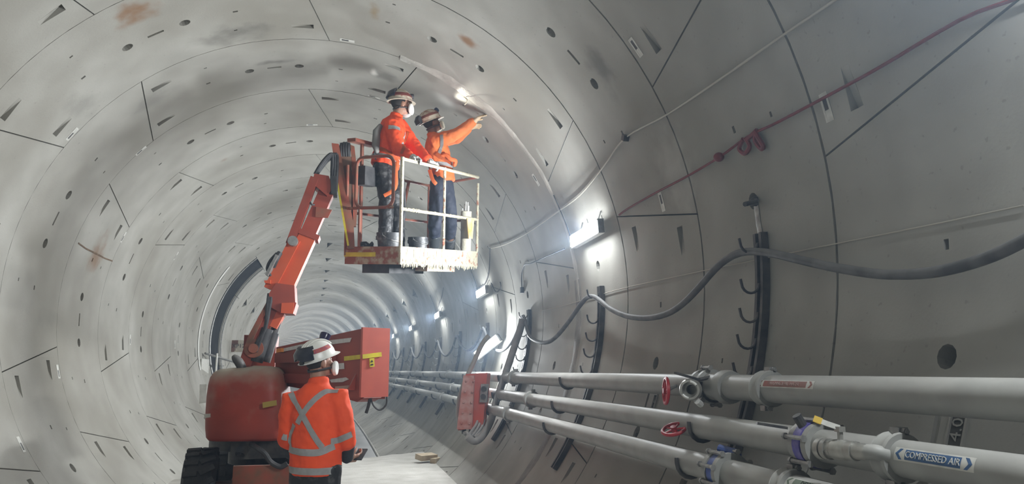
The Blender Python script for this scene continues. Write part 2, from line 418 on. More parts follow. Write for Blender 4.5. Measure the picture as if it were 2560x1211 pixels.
def disc(th, y, r, n=12): return [(th+math.degrees(r*math.cos(i*2*PI/n)/R), y+r*math.sin(i*2*PI/n)) for i in range(n)]
def rect(th, y, a, w_): d = math.degrees(a/2/R); return [(th-d, y-w_/2), (th+d, y-w_/2), (th+d, y+w_/2), (th-d, y+w_/2)]
def std_holes(pl, pr, sl, sr, y0, y1, detail=True):
    W_ = y1-y0; ym = (y0+y1)/2; H = []
    for s_ in (-1, 1):
        H.append(('hole', disc(s_*5.65, ym, .058), .11))
        if detail: H.append(('hole', rect(s_*15.2, ym+.02, .05, .03), .05))
    if detail:
        H.append(('hole', rect(0, ym, .17, .035), .018))
        H.append(('hole', rect(14.2, ym+.45, .035, .022), .04)); H.append(('hole', rect(-14.4, ym-.43, .035, .022), .04))
    for side, use, s_ in ((-1, pl, sl), (1, pr, sr)):
        if not use: continue
        for f in (.21, .79):
            base = side*30+s_*SL*(2*f-1); y = y0+f*W_
            t0, t1 = base-side*1.9, base-side*6.4
            p = [(t0, y-.052), (t0, y+.052), (t1, y+.03), (t1, y-.03)]
            if side < 0: p = [p[1], p[0], p[3], p[2]]
            H.append(('pocket', p, .055))
    return H
SEGM = {}
def place_seg(me, j, thc):
    y = S0+(j+.5)*RW; o = link('segment', me, None, wall)
    o.location = (xc(y), y, AX); o.rotation_euler = (0, math.radians(thc), math.atan(2*KAP*y)); return o
for j in range(NR0, NR1+1):
    base = EVEN if j % 2 == 0 else ODD
    for k in range(6):
        thc = base+60*k+30
        w_ = (thc+180) % 360-180
        if abs(w_) > 158 and S0+(j+1)*RW < 11.5: continue      # wholly under the floor
        if j in (9, 10) and w_ < -5: continue          # the cross-passage opening, see below
        if -3 <= j <= 8: key = (slant(j, k), slant(j, (k+1) % 6), pside(j, k) > 0, pside(j, (k+1) % 6) < 0)
        else: key = (1, 1, True, False) if j % 2 else (-1, 1, True, False)
        if key not in SEGM:
            sl, sr, pl, pr = key
            SEGM[key] = seg_mesh(-30-sl*SL, -30+sl*SL, 30-sr*SL, 30+sr*SL, -RW/2, RW/2, std_holes(pl, pr, sl, sr, -RW/2, RW/2))
        place_seg(SEGM[key], j, thc)
# cross-passage: opening in the left side between two part rings, dark chamber behind
ya, yb = (9.16-9.5)*RW, (10.48-10.5)*RW
for j, a0, a1 in ((9, -RW/2, ya), (10, yb, RW/2)):
    for q0, q1 in ((-128., -101.5), (-101.5, -61.5), (-61.5, -40.)):
        h = (q1-q0)/2; place_seg(seg_mesh(-h, -h, h, h, a0, a1, []), j, (q0+q1)/2)
for j, q0, q1 in ((9, -40., 18.5), (10, -40., -1.5), (9, -161.5, -128.), (10, -181.5, -128.)):
    h = (q1-q0)/2; place_seg(seg_mesh(-h, -h, h, h, -RW/2, RW/2, []), j, (q0+q1)/2)
Y0c, Y1c = S0+9.16*RW, S0+10.48*RW
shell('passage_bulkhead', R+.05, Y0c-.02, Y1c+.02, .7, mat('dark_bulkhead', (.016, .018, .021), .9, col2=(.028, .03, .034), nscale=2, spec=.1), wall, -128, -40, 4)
b = MB()
for yy in (Y0c-.03, Y1c+.03):
    pts = [wallpt(t, yy, R-.01) for t in range(-128, -39, 4)]; b.tube(pts, .022, 4)
b.build('opening_frame', M_galv, wall)
b = MB(); pts = [wallpt(t, S0+8*RW, R-.012) for t in range(-104, -50, 3)]; b.tube(pts, [(.075, .012)]*len(pts), 4, side=V((0, 1, 0))); b.build('sealing_strip', M_chalk, wall)

# repaired joint on the right: fresh grout band and the strip further down
b = MB(); rows = []; ths = [17+i*1.0 for i in range(0, 73)]
for i, t in enumerate(ths):
    wd = .045+.065*math.exp(-((t-34)/11)**2)+.006*math.sin(i*1.7)+.006*math.sin(i*.61+1)
    yy = S0+RW+.01+.012*math.sin(i*.43)
    rows.append([b.bm.verts.new(wallpt(t, yy+f*wd, R-q)) for f, q in ((-1.5, -.004), (-.9, .008), (-.3, .012+.002*math.sin(i*2.1)), (.25, .004), (.8, .010), (1.3, -.004))])
for a, c in zip(rows, rows[1:]):
    for q in range(5): b.face([a[q], a[q+1], c[q+1], c[q]])
b.build('grout_strip', M_grout, wall, 60)
b = MB(); rows = []
for i, t in enumerate(range(84, 135, 2)):
    wd = .11+.02*math.sin(i*1.3); yy = S0+RW+.02
    rows.append([b.bm.verts.new(wallpt(t, yy+f*wd, R-q)) for f, q in ((-1, -.004), (-.8, .008), (.8, .008), (1, -.004))])
for a, c in zip(rows, rows[1:]):
    for q in range(3): b.face([a[q], a[q+1], c[q+1], c[q]])
b.build('grout_smear', mat('dark_grout', (.2, .195, .18), .8, col2=(.3, .29, .27), nscale=5, bump=.4), wall, 60)
b = MB(); b.tube(smoothpath([cyl(1160, 243, R-.01), cyl(1168, 250, R-.06), cyl(1166, 258, R-.08), cyl(1162, 262, R-.08)], 4), .006, 6); b.build('packing_strip_tail', M_cream, wall)
# small white labels on the segments beside the ring joints
for px, py in ((180, 335), (352, 377), (1590, 118), (2067, 268), (868, 101), (935, 242), (780, 312), (1340, 450), (308, 593), (1655, 505), (145, 930), (52, 1112), (325, 850), (440, 640), (437, 862)):
    p = cyl(px, py); t = math.degrees(math.atan2(p.x-xc(p.y), p.z-AX)); d = math.degrees(.085/R)
    o = lambda a, c, r: wallpt(t+a, p.y+c, r)
    b = MB()
    for a0, a1, c0, c1 in ((-d, d, -.035, -.018), (-d, d, .018, .035), (-d, -d*.75, -.018, .018), (d*.2, d, -.018, .018)):
        b.hexa([o(a0, c0, R-.003), o(a1, c0, R-.003), o(a1, c1, R-.003), o(a0, c1, R-.003), o(a0, c0, R), o(a1, c0, R), o(a1, c1, R), o(a0, c1, R)])
    s_ = b.build('segment_label', M_label, wall)
    b = MB(); b.hexa([o(a, c, r) for r in (R-.002, R+.001) for a, c in ((-d*.75, -.018), (d*.2, -.018), (d*.2, .018), (-d*.75, .018))]); b.build('label_mark', M_darksteel, s_)
# moulded number recesses low on the right
for px, py, s_, big in ((2395, 1076, '4.0', 1), (1638, 1005, 'F', .7)):
    p = cyl(px, py); t = math.degrees(math.atan2(p.x-xc(p.y), p.z-AX)); h, wd = .075*big, .045*big
    up = (wallpt(t-1, p.y)-wallpt(t+1, p.y)).normalized(); n = V((-math.sin(math.radians(t)), 0, -math.cos(math.radians(t)))); u = V((0, 1, 0))
    b = MB()
    for sx in (-1, 1): b.fbox(p, u, up, n, (sx*wd-.006, -h, 0), (sx*wd+.006, h, .012))
    b.fbox(p, u, up, n, (-wd, h, 0), (wd, h+.012, .012))
    b.build('number_frame', M_conc, wall)
    b = MB(); b.fbox(p, u, up, n, (-wd, -h, .0), (wd, h, .002)); fl = b.build('number_recess', M_back, wall)
    text('moulded_number', s_, .085*big, p+n*.006, up, u, M_conc, wall)

# ------------------------------------------------------------------ floor
def strip(name, xs, ys, zf, material, parent=None, smooth=None):
    b = MB(); rows = [[b.bm.verts.new((xc(y)+x if callable(xs) is False else x, y, zf(x, y))) for x in (xs if not callable(xs) else xs(y))] for y in ys]
    for a, c in zip(rows, rows[1:]):
        for q in range(len(a)-1): b.face([a[q], a[q+1], c[q+1], c[q]])
    return b.build(name, material, parent, smooth)
HW = math.sqrt(R*R-AX*AX)
# upper slab: ends in a slanting broken edge
b = MB(); n = 24; edge = []
for i in range(n+1):
    x = -HW-.03+(2*HW+.06)*i/n; ye = 14.05+.80*x+.05*math.sin(i*2.3)+.03*math.sin(i*5.1); edge.append((x, ye))
ys0 = S0+NR0*RW-.4
hwz = lambda z: math.sqrt(R*R-(AX-z)**2)
row0 = [b.bm.verts.new((x, ys0, 0)) for x, _ in edge]; row1 = [b.bm.verts.new((x, 8.0, 0)) for x, _ in edge]
row2 = [b.bm.verts.new((x+xc(ye), ye, .0)) for x, ye in edge]
row3 = [b.bm.verts.new((x*.62+xc(ye), ye+.05, -.46)) for x, ye in edge]
row4 = [b.bm.verts.new((x*.62, ys0, -.46)) for x, _ in edge]
for a, c in ((row0, row1), (row1, row2), (row2, row3), (row3, row4), (row4, row0)):
    for q in range(n): b.face([a[q], a[q+1], c[q+1], c[q]])
floor_o = struct(b.build('floor', M_floor, None, 20)); ORG['floor'] = V()
b = MB(); HL = hwz(-.44)
rows = [[b.bm.verts.new((xc(y)+x, y, -.44)) for x in (-HL, 0, HL)] for y in [11+i*2 for i in range(57)]]
for a, c in zip(rows, rows[1:]):
    for q in range(2): b.face([a[q], a[q+1], c[q+1], c[q]])
low = struct(b.build('floor_lower', M_wet)); ORG['floor_lower'] = V()
# drain hoses and a kerb bead lying along the lower invert
b = MB(); pts = [V((xc(y)+HL-.02, y, -.42)) for y in range(15, 60, 2)]; b.tube(pts, .03, 6); b.build('kerb_bead', M_floor, low)
for x0, r_ in ((.55, .05), (.2, .035), (-.15, .05)):
    b = MB(); pts = [V((xc(y)+x0+.06*math.sin(y*.5+x0*9), y, -.44+r_)) for y in range(15, 46, 1)]; b.tube(pts, r_, 8)
    tag(b.build('drain_hose', M_hose, None), 'long grey hose lying along the wet lower invert', 'hose', 'hoses on the lower invert')
# timber offcuts on the slab edge
for c, d, rz, rx, lab in ((tz(1066, 1148, .06), (.34, .2, .09), .5, .12, 'pale square timber offcut leaning on another at the slab edge'), (tz(1092, 1150, .05), (.3, .1, .08), .95, .0, 'narrow timber offcut lying flat beside the wall foot')):
    c = V((c.x, c.y, d[2]/2+(.05 if rx else .0))); b = MB(); b.box(c, d, Matrix.Rotation(rz, 3, 'Z') @ Matrix.Rotation(rx, 3, 'X'))
    ob = b.build('timber_block', M_wood, None, None, bevel=.006); tag(ob, lab, 'timber')

# rusty crack across a segment on the left
b = MB(); b.tube([cyl(x, y, R-.002) for x, y in ((196, 608), (215, 622), (240, 634), (262, 646), (281, 653))], [(.012, .004)]*5, 6, side=V((0, 0, 1))); b.build('crack_filler', mat('rusty_filler', (.10, .06, .035), .9, col2=(.2, .14, .09), nscale=20), wall)

# ================================================================== lamps along the right wall
def wall_lamp(loc, tilt, label, group, length=1.02, yawd=0, low=False, cable=True):
    t = thing('wall_lamp', loc, label, 'lamp', group)
    O = V(loc); n = V((-math.cos(tilt), 0, -math.sin(tilt))); u = V((0, 1, 0)); v = V((-math.sin(tilt), 0, math.cos(tilt)))
    if yawd: q = Quaternion((0, 0, 1), yawd); n, u, v = q @ n, q @ u, q @ v
    if low: q = Quaternion(n, .62); u, v = q @ u, q @ v
    h = length/2
    b = MB(); b.fbox(O, u, v, n, (-h, -.075, -.035), (h, .075, .032)); b.build('housing', M_white, t, None, bevel=.012)
    b = MB(); b.fbox(O, u, v, n, (-h+.025, -.062, .02), (h-.025, .062, .044)); b.build('diffuser', M_lamp, t, None)
    al = bpy.data.lights.new('lamp_light', 'AREA'); al.shape = 'RECTANGLE'; al.size = length-.06; al.size_y = .12; al.energy = LAMPW*length*(.35 if O.y < 0 else 1); al.color = LAMPC
    ao = bpy.data.objects.new('lamp_light', al); COL.objects.link(ao); ao.parent = t
    if 0 < O.y < 36:      # the diffuser wraps round the edges: some light leaves it up and down along the wall
        for vv, en in ((-v, .05), (v, .022)):
            al2 = bpy.data.lights.new('edge_light', 'AREA'); al2.shape = 'RECTANGLE'; al2.size = length-.06; al2.size_y = .03; al2.energy = LAMPW*length*en; al2.color = LAMPC
            a2 = bpy.data.objects.new('edge_light', al2); COL.objects.link(a2); a2.parent = t
            m2 = Matrix((u, (-vv).cross(u), -vv)).transposed().to_4x4(); m2.translation = n*.03+vv*.08; a2.matrix_local = m2
    mm = Matrix((u, -v, -n)).transposed().to_4x4()
    if mm.determinant() < 0: mm = Matrix((u, v, -n)).transposed().to_4x4()
    mm.translation = n*.05; ao.matrix_local = mm
    for s_ in (-1, 1):
        b = MB(); b.fbox(O, u, v, n, (s_*(h-.01)-.02, -.07, -.03), (s_*(h-.01)+.02, .07, .034)); b.build('end_cap', M_galv, t, None, bevel=.008)
    if not low:
        th = math.degrees(math.atan2(O.x-xc(O.y), O.z-AX))
        for s_ in (-.32, .32):
            b = MB(); b.tube([O+u*s_+v*.05-n*.03, V((O+u*s_+v*.1).to_tuple())-n*.04, wallpt(th-3.2, O.y+s_, R-.005)], .008, 6); b.build('hanger', M_galv, t)
        if cable:
            b = MB(); b.tube(smoothpath([O+u*(h-.02), O+u*(h+.12)+v*.03-n*.02, wallpt(th-5, O.y+h+.3, R-.03), wallpt(th-12, O.y+h+.35, R-.02)], 5), .007, 6); b.build('lead', M_black, t)
    return t
LY = [-5.0, 1.7, 7.76, 14.05, 20.3, 26.85, 33.2]+[39.6+6.4*i for i in range(19)]
for y in LY:
    lab = 'slim bright LED batten lamp on the right wall above the cable brackets'
    if abs(y-7.76) < .1: lab = 'slim bright LED batten lamp on the wall beside the grouted joint, above the second bracket'
    if abs(y-14.05) < .1: lab = 'bright LED batten lamp on the wall above the hanging chain'
    wall_lamp(wallpt(72.0 if y == 1.7 else 76.3, y, 2.985), math.radians(4), lab, 'row of wall lamps')
wall_lamp(ty(1219, 868, 13.1), 0, 'tilted bright LED batten lamp hung low above the red distribution box', None, .56, .95, True)

# ================================================================== pipes on the right wall
PIPES = {'top': (2.69, 1.50), 'mid': (2.60, 1.255), 'low': (2.51, 1.04)}
PR = .075
def pc(k, y): x, z = PIPES[k]; return V((x+xc(y), y, z))
def proj(P): d = V(P)-CAM; w_ = d.dot(FW); return 1280+F*d.dot(RT)/w_, 605.5-F*d.dot(UPV)/w_
def pipe_y(k, px):
    a, c = 1.2, 60.
    for _ in range(50):
        m_ = (a+c)/2
        if proj(pc(k, m_)+V((-PR-.01, 0, .02)))[0] > px: a = m_
        else: c = m_
    return a
def ring_on(b, k, y, prof, seg=24): b.lathe(pc(k, y), (0, 1, 0), prof, seg)
CPL = {'top': [pipe_y('top', 1885), pipe_y('top', 1272)], 'mid': [pipe_y('mid', 2195), pipe_y('mid', 1312)], 'low': [pipe_y('low', 1938), pipe_y('low', 1258)]}
LBL = {'top': 'grey steel service pipe, uppermost of three on the right wall, with a faded red label',
       'mid': 'grey steel pipe with a blue compressed air label, middle of three on the wall',
       'low': 'grey steel dewatering pipe, lowest of three on the right wall'}
pipe_obj = {}
for k in PIPES:
    t = thing('service_pipe', pc(k, 0), LBL[k], 'pipe', 'service pipes on the right wall'); pipe_obj[k] = t
    ys = [-4.]+sorted(CPL[k])
    while ys[-1] < 62: ys.append(ys[-1]+6.4)
    for a, c in zip(ys, ys[1:]):
        b = MB(); n = max(1, int((c-a)/3)); b.tube([pc(k, a+.004+(c-a-.008)*i/n) for i in range(n+1)], PR, 24); b.build('pipe_length', M_pipe, t, 40)
    for y in ys[1:-1]:
        b = MB(); ring_on(b, k, y, [(-.045, PR), (-.045, PR+.022), (-.03, PR+.026), (-.012, PR+.016), (.012, PR+.016), (.03, PR+.026), (.045, PR+.022), (.045, PR)])
        cp = b.build('coupling', M_pipe, t, 30)
        for ang in (100, 280):
            a_ = math.radians(ang); c = pc(k, y)+V((-math.cos(a_)*(PR+.03), 0, math.sin(a_)*(PR+.03)))
            b = MB(); b.box(c, (.045, .05, .03)); b.lathe(c+V((0, -.05, 0)), (0, 1, 0), [(0, .009), (.1, .009)], 8); b.lathe(c+V((0, -.045, 0)), (0, 1, 0), [(0, .015), (.018, .015)], 6)
            b.build('clamp_bolt', M_galv, cp)
def on_pipe(k, y, phi, r): return pc(k, y)+V((-math.cos(phi)*r, 0, math.sin(phi)*r))
def pipe_label(k, p0, p1, body, size, m_bg, m_txt, phi0, hh, m_mark=None):
    y = (pipe_y(k, p0)+pipe_y(k, p1))/2; half = (pipe_y(k, p0)-pipe_y(k, p1))/2-.06; t = pipe_obj[k]; r = PR+.0015
    def patch(nm, s0, s1, h0, h1, rr, mt, par):
        b = MB(); n = 6; rows = [[b.bm.verts.new(on_pipe(k, y-s, phi0+(h0+(h1-h0)*i/n)/PR, rr)) for i in range(n+1)] for s in (s0, s1)]
        for i in range(n): b.face([rows[0][i], rows[1][i], rows[1][i+1], rows[0][i+1]])
        return b.build(nm, mt, par)
    p = patch('pipe_label', -half-.06, half+.06, -hh, hh, r, M_label, t)
    patch('label_field', -half, half, -hh*.75, hh*.75, r+.0008, m_bg, p)
    fn = lambda q: on_pipe(k, y-q.x, phi0+q.y/PR, r+.0016+q.z)
    text('label_lettering', body, size, V(), V((1, 0, 0)), V((0, 1, 0)), m_txt, p, fn)
    for s_ in (-1, 1):
        b = MB()
        for a in (-1, 1):
            q = [(s_*(half+.015), a*hh*.8), (s_*(half+.032), a*hh*.8), (s_*(half+.052), 0), (s_*(half+.035), 0)]
            b.poly([on_pipe(k, y-c[0], phi0+c[1]/PR, r+.001) for c in q])
        b.build('label_arrow', m_mark or m_bg, p)
pipe_label('mid', 2228, 2428, 'COMPRESSED AIR', .0345, M_blue, M_label, .36, .026)
pipe_label('top', 1888, 2027, 'WASHING & FIRE WATER', .024, M_redlab, mat('faded_print', (.42, .3, .27), .7), .42, .021)
pipe_label('low', 1952, 2085, 'DEWATER', .036, M_greenlab, M_text, .75, .024)

# ------------------------------------------------------------------ valves on the pipes
def bolt_ring(t, k, y, rad, n, L=.09):
    for i in range(n):
        b = MB(); a = i*2*PI/n+.3; c = on_pipe(k, y, a, rad)
        b.lathe(c+V((0, -L/2, 0)), (0, 1, 0), [(0, 0), (0, .017), (.014, .017), (.014, .011), (L-.014, .011), (L-.014, .017), (L, .017), (L, 0)], 6, False); b.build('flange_bolt', M_galv, t, 30)
def handwheel(t, c, axis, r, name='handwheel'):
    ax = V(axis).normalized(); a = ax.cross(V((0, 0, 1)) if abs(ax.z) < .8 else V((1, 0, 0))).normalized(); o = ax.cross(a)
    b = MB(); b.tube([V(c)+a*math.cos(i*PI/12)*r+o*math.sin(i*PI/12)*r for i in range(24)], .0115, 8, closed=True)
    for i in range(5):
        g = i*2*PI/5+.4; b.tube([V(c)+ax*.0, V(c)+(a*math.cos(g)+o*math.sin(g))*r], .007, 6)
    b.lathe(V(c)-ax*.02, ax, [(0, .02), (.04, .02)], 12); return b.build(name, M_wheelred, t)
# hydrant outlet on the top pipe
yv = pipe_y('top', 1762)
t = thing('hydrant_valve', pc('top', yv), 'grey hydrant valve with an open claw coupling and lever on the uppermost pipe', 'valve')
b = MB(); ring_on(b, 'top', yv, [(-.19, PR+.001), (-.19, PR+.02), (-.15, PR+.028), (-.11, PR+.028), (-.10, PR+.012), (.06, PR+.012), (.07, PR+.034), (.10, PR+.034), (.11, PR+.01), (.17, PR+.01), (.18, PR+.03), (.21, PR+.03), (.21, PR+.001)])
b.build('body', M_pipe, t, 30)
bolt_ring(t, 'top', yv+.085, PR+.045, 6, .12)
co = ty(1725, 975, yv-.08); ax = (CAM-co); ax.z *= .3; ax = ax.normalized(); q = Quaternion((0, 0, 1), -.18); ax = q @ ax
b = MB(); b.lathe(co-ax*.16, ax, [(0, .04), (.07, .045), (.07, .055), (.10, .055), (.10, .064), (.16, .066), (.175, .06), (.175, .047), (.12, .046), (.12, .03), (.03, .028), (.03, .0)], 28, False); b.build('claw_coupling', M_alu, t, 30)
for i in range(2):
    b = MB(); a0 = i*PI+.6; sd = ax.cross(V((0, 0, 1))).normalized(); o = ax.cross(sd)
    b.tube([co+ax*.018+sd*math.cos(a0+k*.14)*.05+o*math.sin(a0+k*.14)*.05 for k in range(7)], .008, 6); b.build('claw', M_white, t)
b = MB(); b.tube([ty(1800, 972, yv-.08), ty(1803, 972, yv-.12)], .03, 12); b.lathe(ty(1802, 973, yv-.09), V((-.75, -.65, 0)), [(0, .03), (.05, .022), (.05, .014), (.01, .013), (.01, 0)], 14, False); b.build('side_port', M_pipe, t)
b = MB(); b.beam(ty(1688, 933, yv-.05), ty(1748, 950, yv-.02), .028, .012, up=V((0, 0, 1))); b.tube([ty(1748, 950, yv-.02), on_pipe('top', yv-.01, .9, PR)], .012, 8); b.build('lever', M_darksteel, t)
b = MB(); b.tube([ty(1742, 1003, yv-.06), ty(1752, 1012, yv-.02)], .02, 8); b.build('drain_plug', M_white, t)
yh = pipe_y('top', 1685)
t = thing('gate_valve_handwheel', ty(1665, 978, yh-.1), 'round red handwheel on a stem at the uppermost pipe', 'valve')
c = ty(1665, 978, yh-.1); b = MB(); b.tube([c, V((pc('top', yh).x-.06, pc('top', yh).y, 1.50))], .012, 8); b.build('stem', M_galv, t); handwheel(t, c, (-.97, .2, .05), .083)
ym = pipe_y('mid', 1690); c = ty(1685, 1074, ym-.06)
t = thing('gate_valve_handwheel', c, 'red handwheel lying flat below the middle pipe', 'valve')
b = MB(); b.tube([c, pc('mid', ym)+V((-.03, 0, -.05))], .012, 8); b.build('stem', M_galv, t); handwheel(t, c, (-.35, -.25, .9), .075)
# butterfly and ball valve on the compressed air pipe
y1 = pipe_y('mid', 1998)
t = thing('butterfly_valve', pc('mid', y1), 'blue-violet butterfly valve with a long flat lever on the compressed air pipe', 'valve')
b = MB(); ring_on(b, 'mid', y1, [(-.03, PR+.001), (-.03, PR+.034), (.03, PR+.034), (.03, PR+.001)]); b.build('body', M_purple, t, 30)
b = MB(); ring_on(b, 'mid', y1-.055, [(-.02, PR+.001), (-.02, PR+.03), (.02, PR+.03), (.02, PR+.001)]); b.build('flange', M_pipe, t, 30); b = MB(); ring_on(b, 'mid', y1+.055, [(-.02, PR+.001), (-.02, PR+.03), (.02, PR+.03), (.02, PR+.001)]); b.build('flange', M_pipe, t, 30)
bolt_ring(t, 'mid', y1, PR+.042, 6, .17)
b = MB(); a0 = on_pipe('mid', y1, .95, PR+.03); b.tube([a0, a0+V((-.03, 0, .05))], .022, 10); b.beam(ty(1892, 1059, y1+.0), ty(1968, 1071, y1-.04), .026, .012, up=V((0, 0, 1))); b.build('lever', M_darksteel, t)
P0 = ty(2172, 1131, pipe_y('mid', 2172)-.05); P1 = ty(2052, 1122, pipe_y('mid', 2052)-.09)
t = thing('ball_valve', P0, 'silver ball valve with a yellow-tipped lever and open claw end on the compressed air pipe', 'valve')
ax = (P1-P0); Ln = ax.length; ax.normalize()
b = MB(); s_ = Ln
b.lathe(P0, ax, [(0, .028), (.03*s_/.3, .034), (.07, .034), (.07, .040), (.11, .040), (.11, .036), (.13, .043), (.19, .043), (.20, .037), (.225, .037), (.225, .045), (.25, .045), (.25, .034), (Ln-.03, .034), (Ln-.03, .046), (Ln, .046), (Ln, .035), (Ln-.04, .034), (Ln-.04, 0)], 24, False); b.build('body', M_alu, t, 30)
b = MB(); b.tube(smoothpath([P0+ax*.01, P0-ax*.025+V((.015, 0, 0)), pc('mid', P0.y-.04)+V((-.04, 0, .0))], 4), .03, 12); b.build('elbow', M_pipe, t)
st = P0+ax*.16+V((0, 0, .035)); b = MB(); b.tube([st, st+V((0, 0, .045))], .012, 8); b.box(st+V((0, 0, .05)), (.03, .035, .022)); b.build('stem', M_alu, t)
b = MB(); st2 = st+V((0, 0, .055)); e1 = ty(2080, 1062, st.y); e2 = ty(2036, 1048, st.y+.06); e1.y = st.y+.03
b.beam(st2, e1, .022, .007, up=V((-1, 0, .5))); b.beam(e1, e2, .022, .007, up=V((-1, 0, .5))); b.build('lever', M_label, t)
b = MB(); b.beam(e1.lerp(e2, .45), e2+(e2-e1)*.06, .027, .013, up=V((-1, 0, .5))); b.build('grip', mat('yellow_grip', (.62, .42, .06), .6), t)
# dewatering valve
y3 = pipe_y('low', 1778)
t = thing('butterfly_valve', pc('low', y3), 'bright blue butterfly valve between flanges on the lowest pipe', 'valve')
b = MB(); ring_on(b, 'low', y3, [(-.03, PR+.001), (-.03, PR+.03), (.03, PR+.03), (.03, PR+.001)]); b.build('body', M_bluevalve, t, 30)
b = MB(); ring_on(b, 'low', y3-.06, [(-.02, PR+.001), (-.02, PR+.035), (.02, PR+.035), (.02, PR+.001)]); b.build('flange', M_pipe, t, 30); b = MB(); ring_on(b, 'low', y3+.06, [(-.02, PR+.001), (-.02, PR+.035), (.02, PR+.035), (.02, PR+.001)]); b.build('flange', M_pipe, t, 30)
bolt_ring(t, 'low', y3, PR+.045, 8, .18)
g0, g1 = ty(1798, 1122, y3+.05), ty(1845, 1135, y3-.05); b = MB(); b.tube([on_pipe('low', y3, 1.2, PR), g0.lerp(g1, .2)], .014, 8); b.tube([g0, g1], .024, 10); b.tube([g1, g1-V((0, 0, .07))], .02, 8); b.build('handle', M_bluevalve, t)

# ------------------------------------------------------------------ cable brackets with hooks
HZ = (2.43, 2.16, 1.97, 1.80, 1.62)
BY = [4.52+3.2934*k for k in range(-1, 13)]
def thz(z, r): return math.degrees(math.acos((z-AX)/r))
for bi, y in enumerate(BY):
    lab = 'dark curved steel cable bracket with J hooks on the right wall'
    if bi == 1: lab = 'dark curved steel cable bracket with J hooks, below the anchor rod in the wall'
    elif bi == 2: lab = 'dark curved steel cable bracket with J hooks under the lamp by the grouted joint'
    elif bi == 3: lab = 'dark curved steel cable bracket with J hooks behind the thick leaning hose'
    t = thing('cable_bracket', wallpt(104, y), lab, 'bracket', 'cable brackets along the wall')
    b = MB(); rows = []
    for th in [87.2+i*2.5 for i in range(16)]:
        rows.append([b.bm.verts.new(wallpt(th, y+dy, r)) for dy, r in ((-.05, R-.004), (-.05, R-.055), (-.02, R-.055), (-.02, R-.02), (.02, R-.02), (.02, R-.055), (.05, R-.055), (.05, R-.004))])
    for a, c in zip(rows, rows[1:]):
        for q in range(8): b.face([a[q], a[(q+1) % 8], c[(q+1) % 8], c[q]])
    b.face(rows[0]); b.face(rows[-1][::-1]); b.build('channel', M_darksteel, t, None)
    for hz in HZ:
        p = wallpt(thz(hz, R-.055), y-.0, R-.055); rr = .062
        b = MB(); cc = p+V((-rr, 0, 0)); pts = [p+V((.02, 0, 0))]+[cc+V((rr*math.cos(a), 0, -rr*math.sin(a))) for a in [i*PI/8 for i in range(9)]]+[cc+V((-rr-.006, 0, .03))]
        b.tube(pts, .009, 6); b.build('hook', M_darksteel if bi < 3 else M_galv, t)
    for k in PIPES:
        c = pc(k, y); b = MB(); rr = PR+.016
        w0 = wallpt(thz(c.z-.02, R-.05), y, R-.05)
        pts = [w0]+[c+V((rr*math.cos(a), 0, -rr*math.sin(a))) for a in [i*PI/8 for i in range(9)]]+[c+V((-rr, 0, .03))]
        b.tube(pts, .013, 8); b.build('pipe_hook', M_darksteel, t)
    if bi == 1:
        b = MB(); b.tube([cyl(1890, 500, R+.03), cyl(1890, 504, R-.1), ty(1862, 511, 4.35)], .016, 8); b.lathe(cyl(1889, 503, R-.0), (cyl(1890, 504, R-.1)-cyl(1890, 500, R+.03)), [(0, .035), (.03, .035)], 8); b.build('anchor_rod', M_darksteel, t)
        b = MB(); pts = [cyl(1890, 515, R-.004), cyl(1896, 560, R-.004), cyl(1902, 595, R-.004), cyl(1907, 640, R-.004)]; b.tube(pts, [(.03, .004)]*4, 6, side=V((0, 1, 0))); b.build('tie_strap', M_galv, t)

# ------------------------------------------------------------------ heavy cable slung over the hooks
px = [(2640, 560), (2560, 602), (2500, 632), (2440, 655), (2380, 672), (2320, 683), (2250, 687), (2180, 684), (2080, 668), (1990, 648), (1930, 634), (1880, 629), (1845, 634), (1815, 650), (1785, 676), (1745, 722), (1705, 762), (1665, 786), (1615, 796), (1565, 790), (1525, 772), (1500, 752), (1483, 742), (1467, 745), (1450, 764), (1425, 800), (1395, 838), (1370, 856), (1345, 855), (1322, 838)]
pts = [cyl(x, y, R-.115) for x, y in px]
hk = lambda y, dz=.0: wallpt(thz(2.40, R-.115), y)+V((-.115, 0, dz))
for a, c in zip(BY[3:-1], BY[4:]):
    s_ = .42+.06*math.sin(a*3); pts += catenary(hk(a), hk(c), s_, 8)[(0 if a == BY[3] else 1):]
b = MB(); b.tube(smoothpath(pts, 3), .026, 10)
tag(b.build('power_cable', M_cable, None, 60), 'thick grey cable slung in loops over the bracket hooks', 'cable')
# ------------------------------------------------------------------ ropes and wires
def wire(name, pxl, r_off, rad, material, label, cat='rope', extra=()):
    p = [cyl(x, y, R-r_off) for x, y in pxl]+list(extra); b = MB(); b.tube(smoothpath(p, 4), rad, 6)
    return tag(b.build(name, material, None, 60), label, cat)
wire('pale_rope', [(2300, -150), (2095, -5), (1950, 93), (1800, 198), (1670, 285), (1563, 345), (1510, 415), (1450, 488), (1390, 533), (1320, 582), (1262, 612), (1226, 621)], .022, .008, M_rope, 'pale rope strung along the upper wall above the batten lamps')
b = MB(); c = cyl(1563, 345, R-.03); b.box(c, (.05, .07, .05), Matrix.Rotation(.5, 3, 'X')); b.tube([c, c+V((.04, 0, .02))], .012, 6)
tag(b.build('rope_clip', M_darksteel, None, None, bevel=.008), 'small dark clip holding the pale rope to the wall', 'clip')
rr = wire('red_rope', [(2720, -95), (2560, -12), (2400, 50), (2200, 168), (2050, 250), (1940, 308), (1896, 328), (1860, 348), (1800, 392), (1720, 440), (1640, 482), (1570, 522), (1548, 538)], .03, .009, M_redrope, 'red rope strung along the wall to the batten lamp')
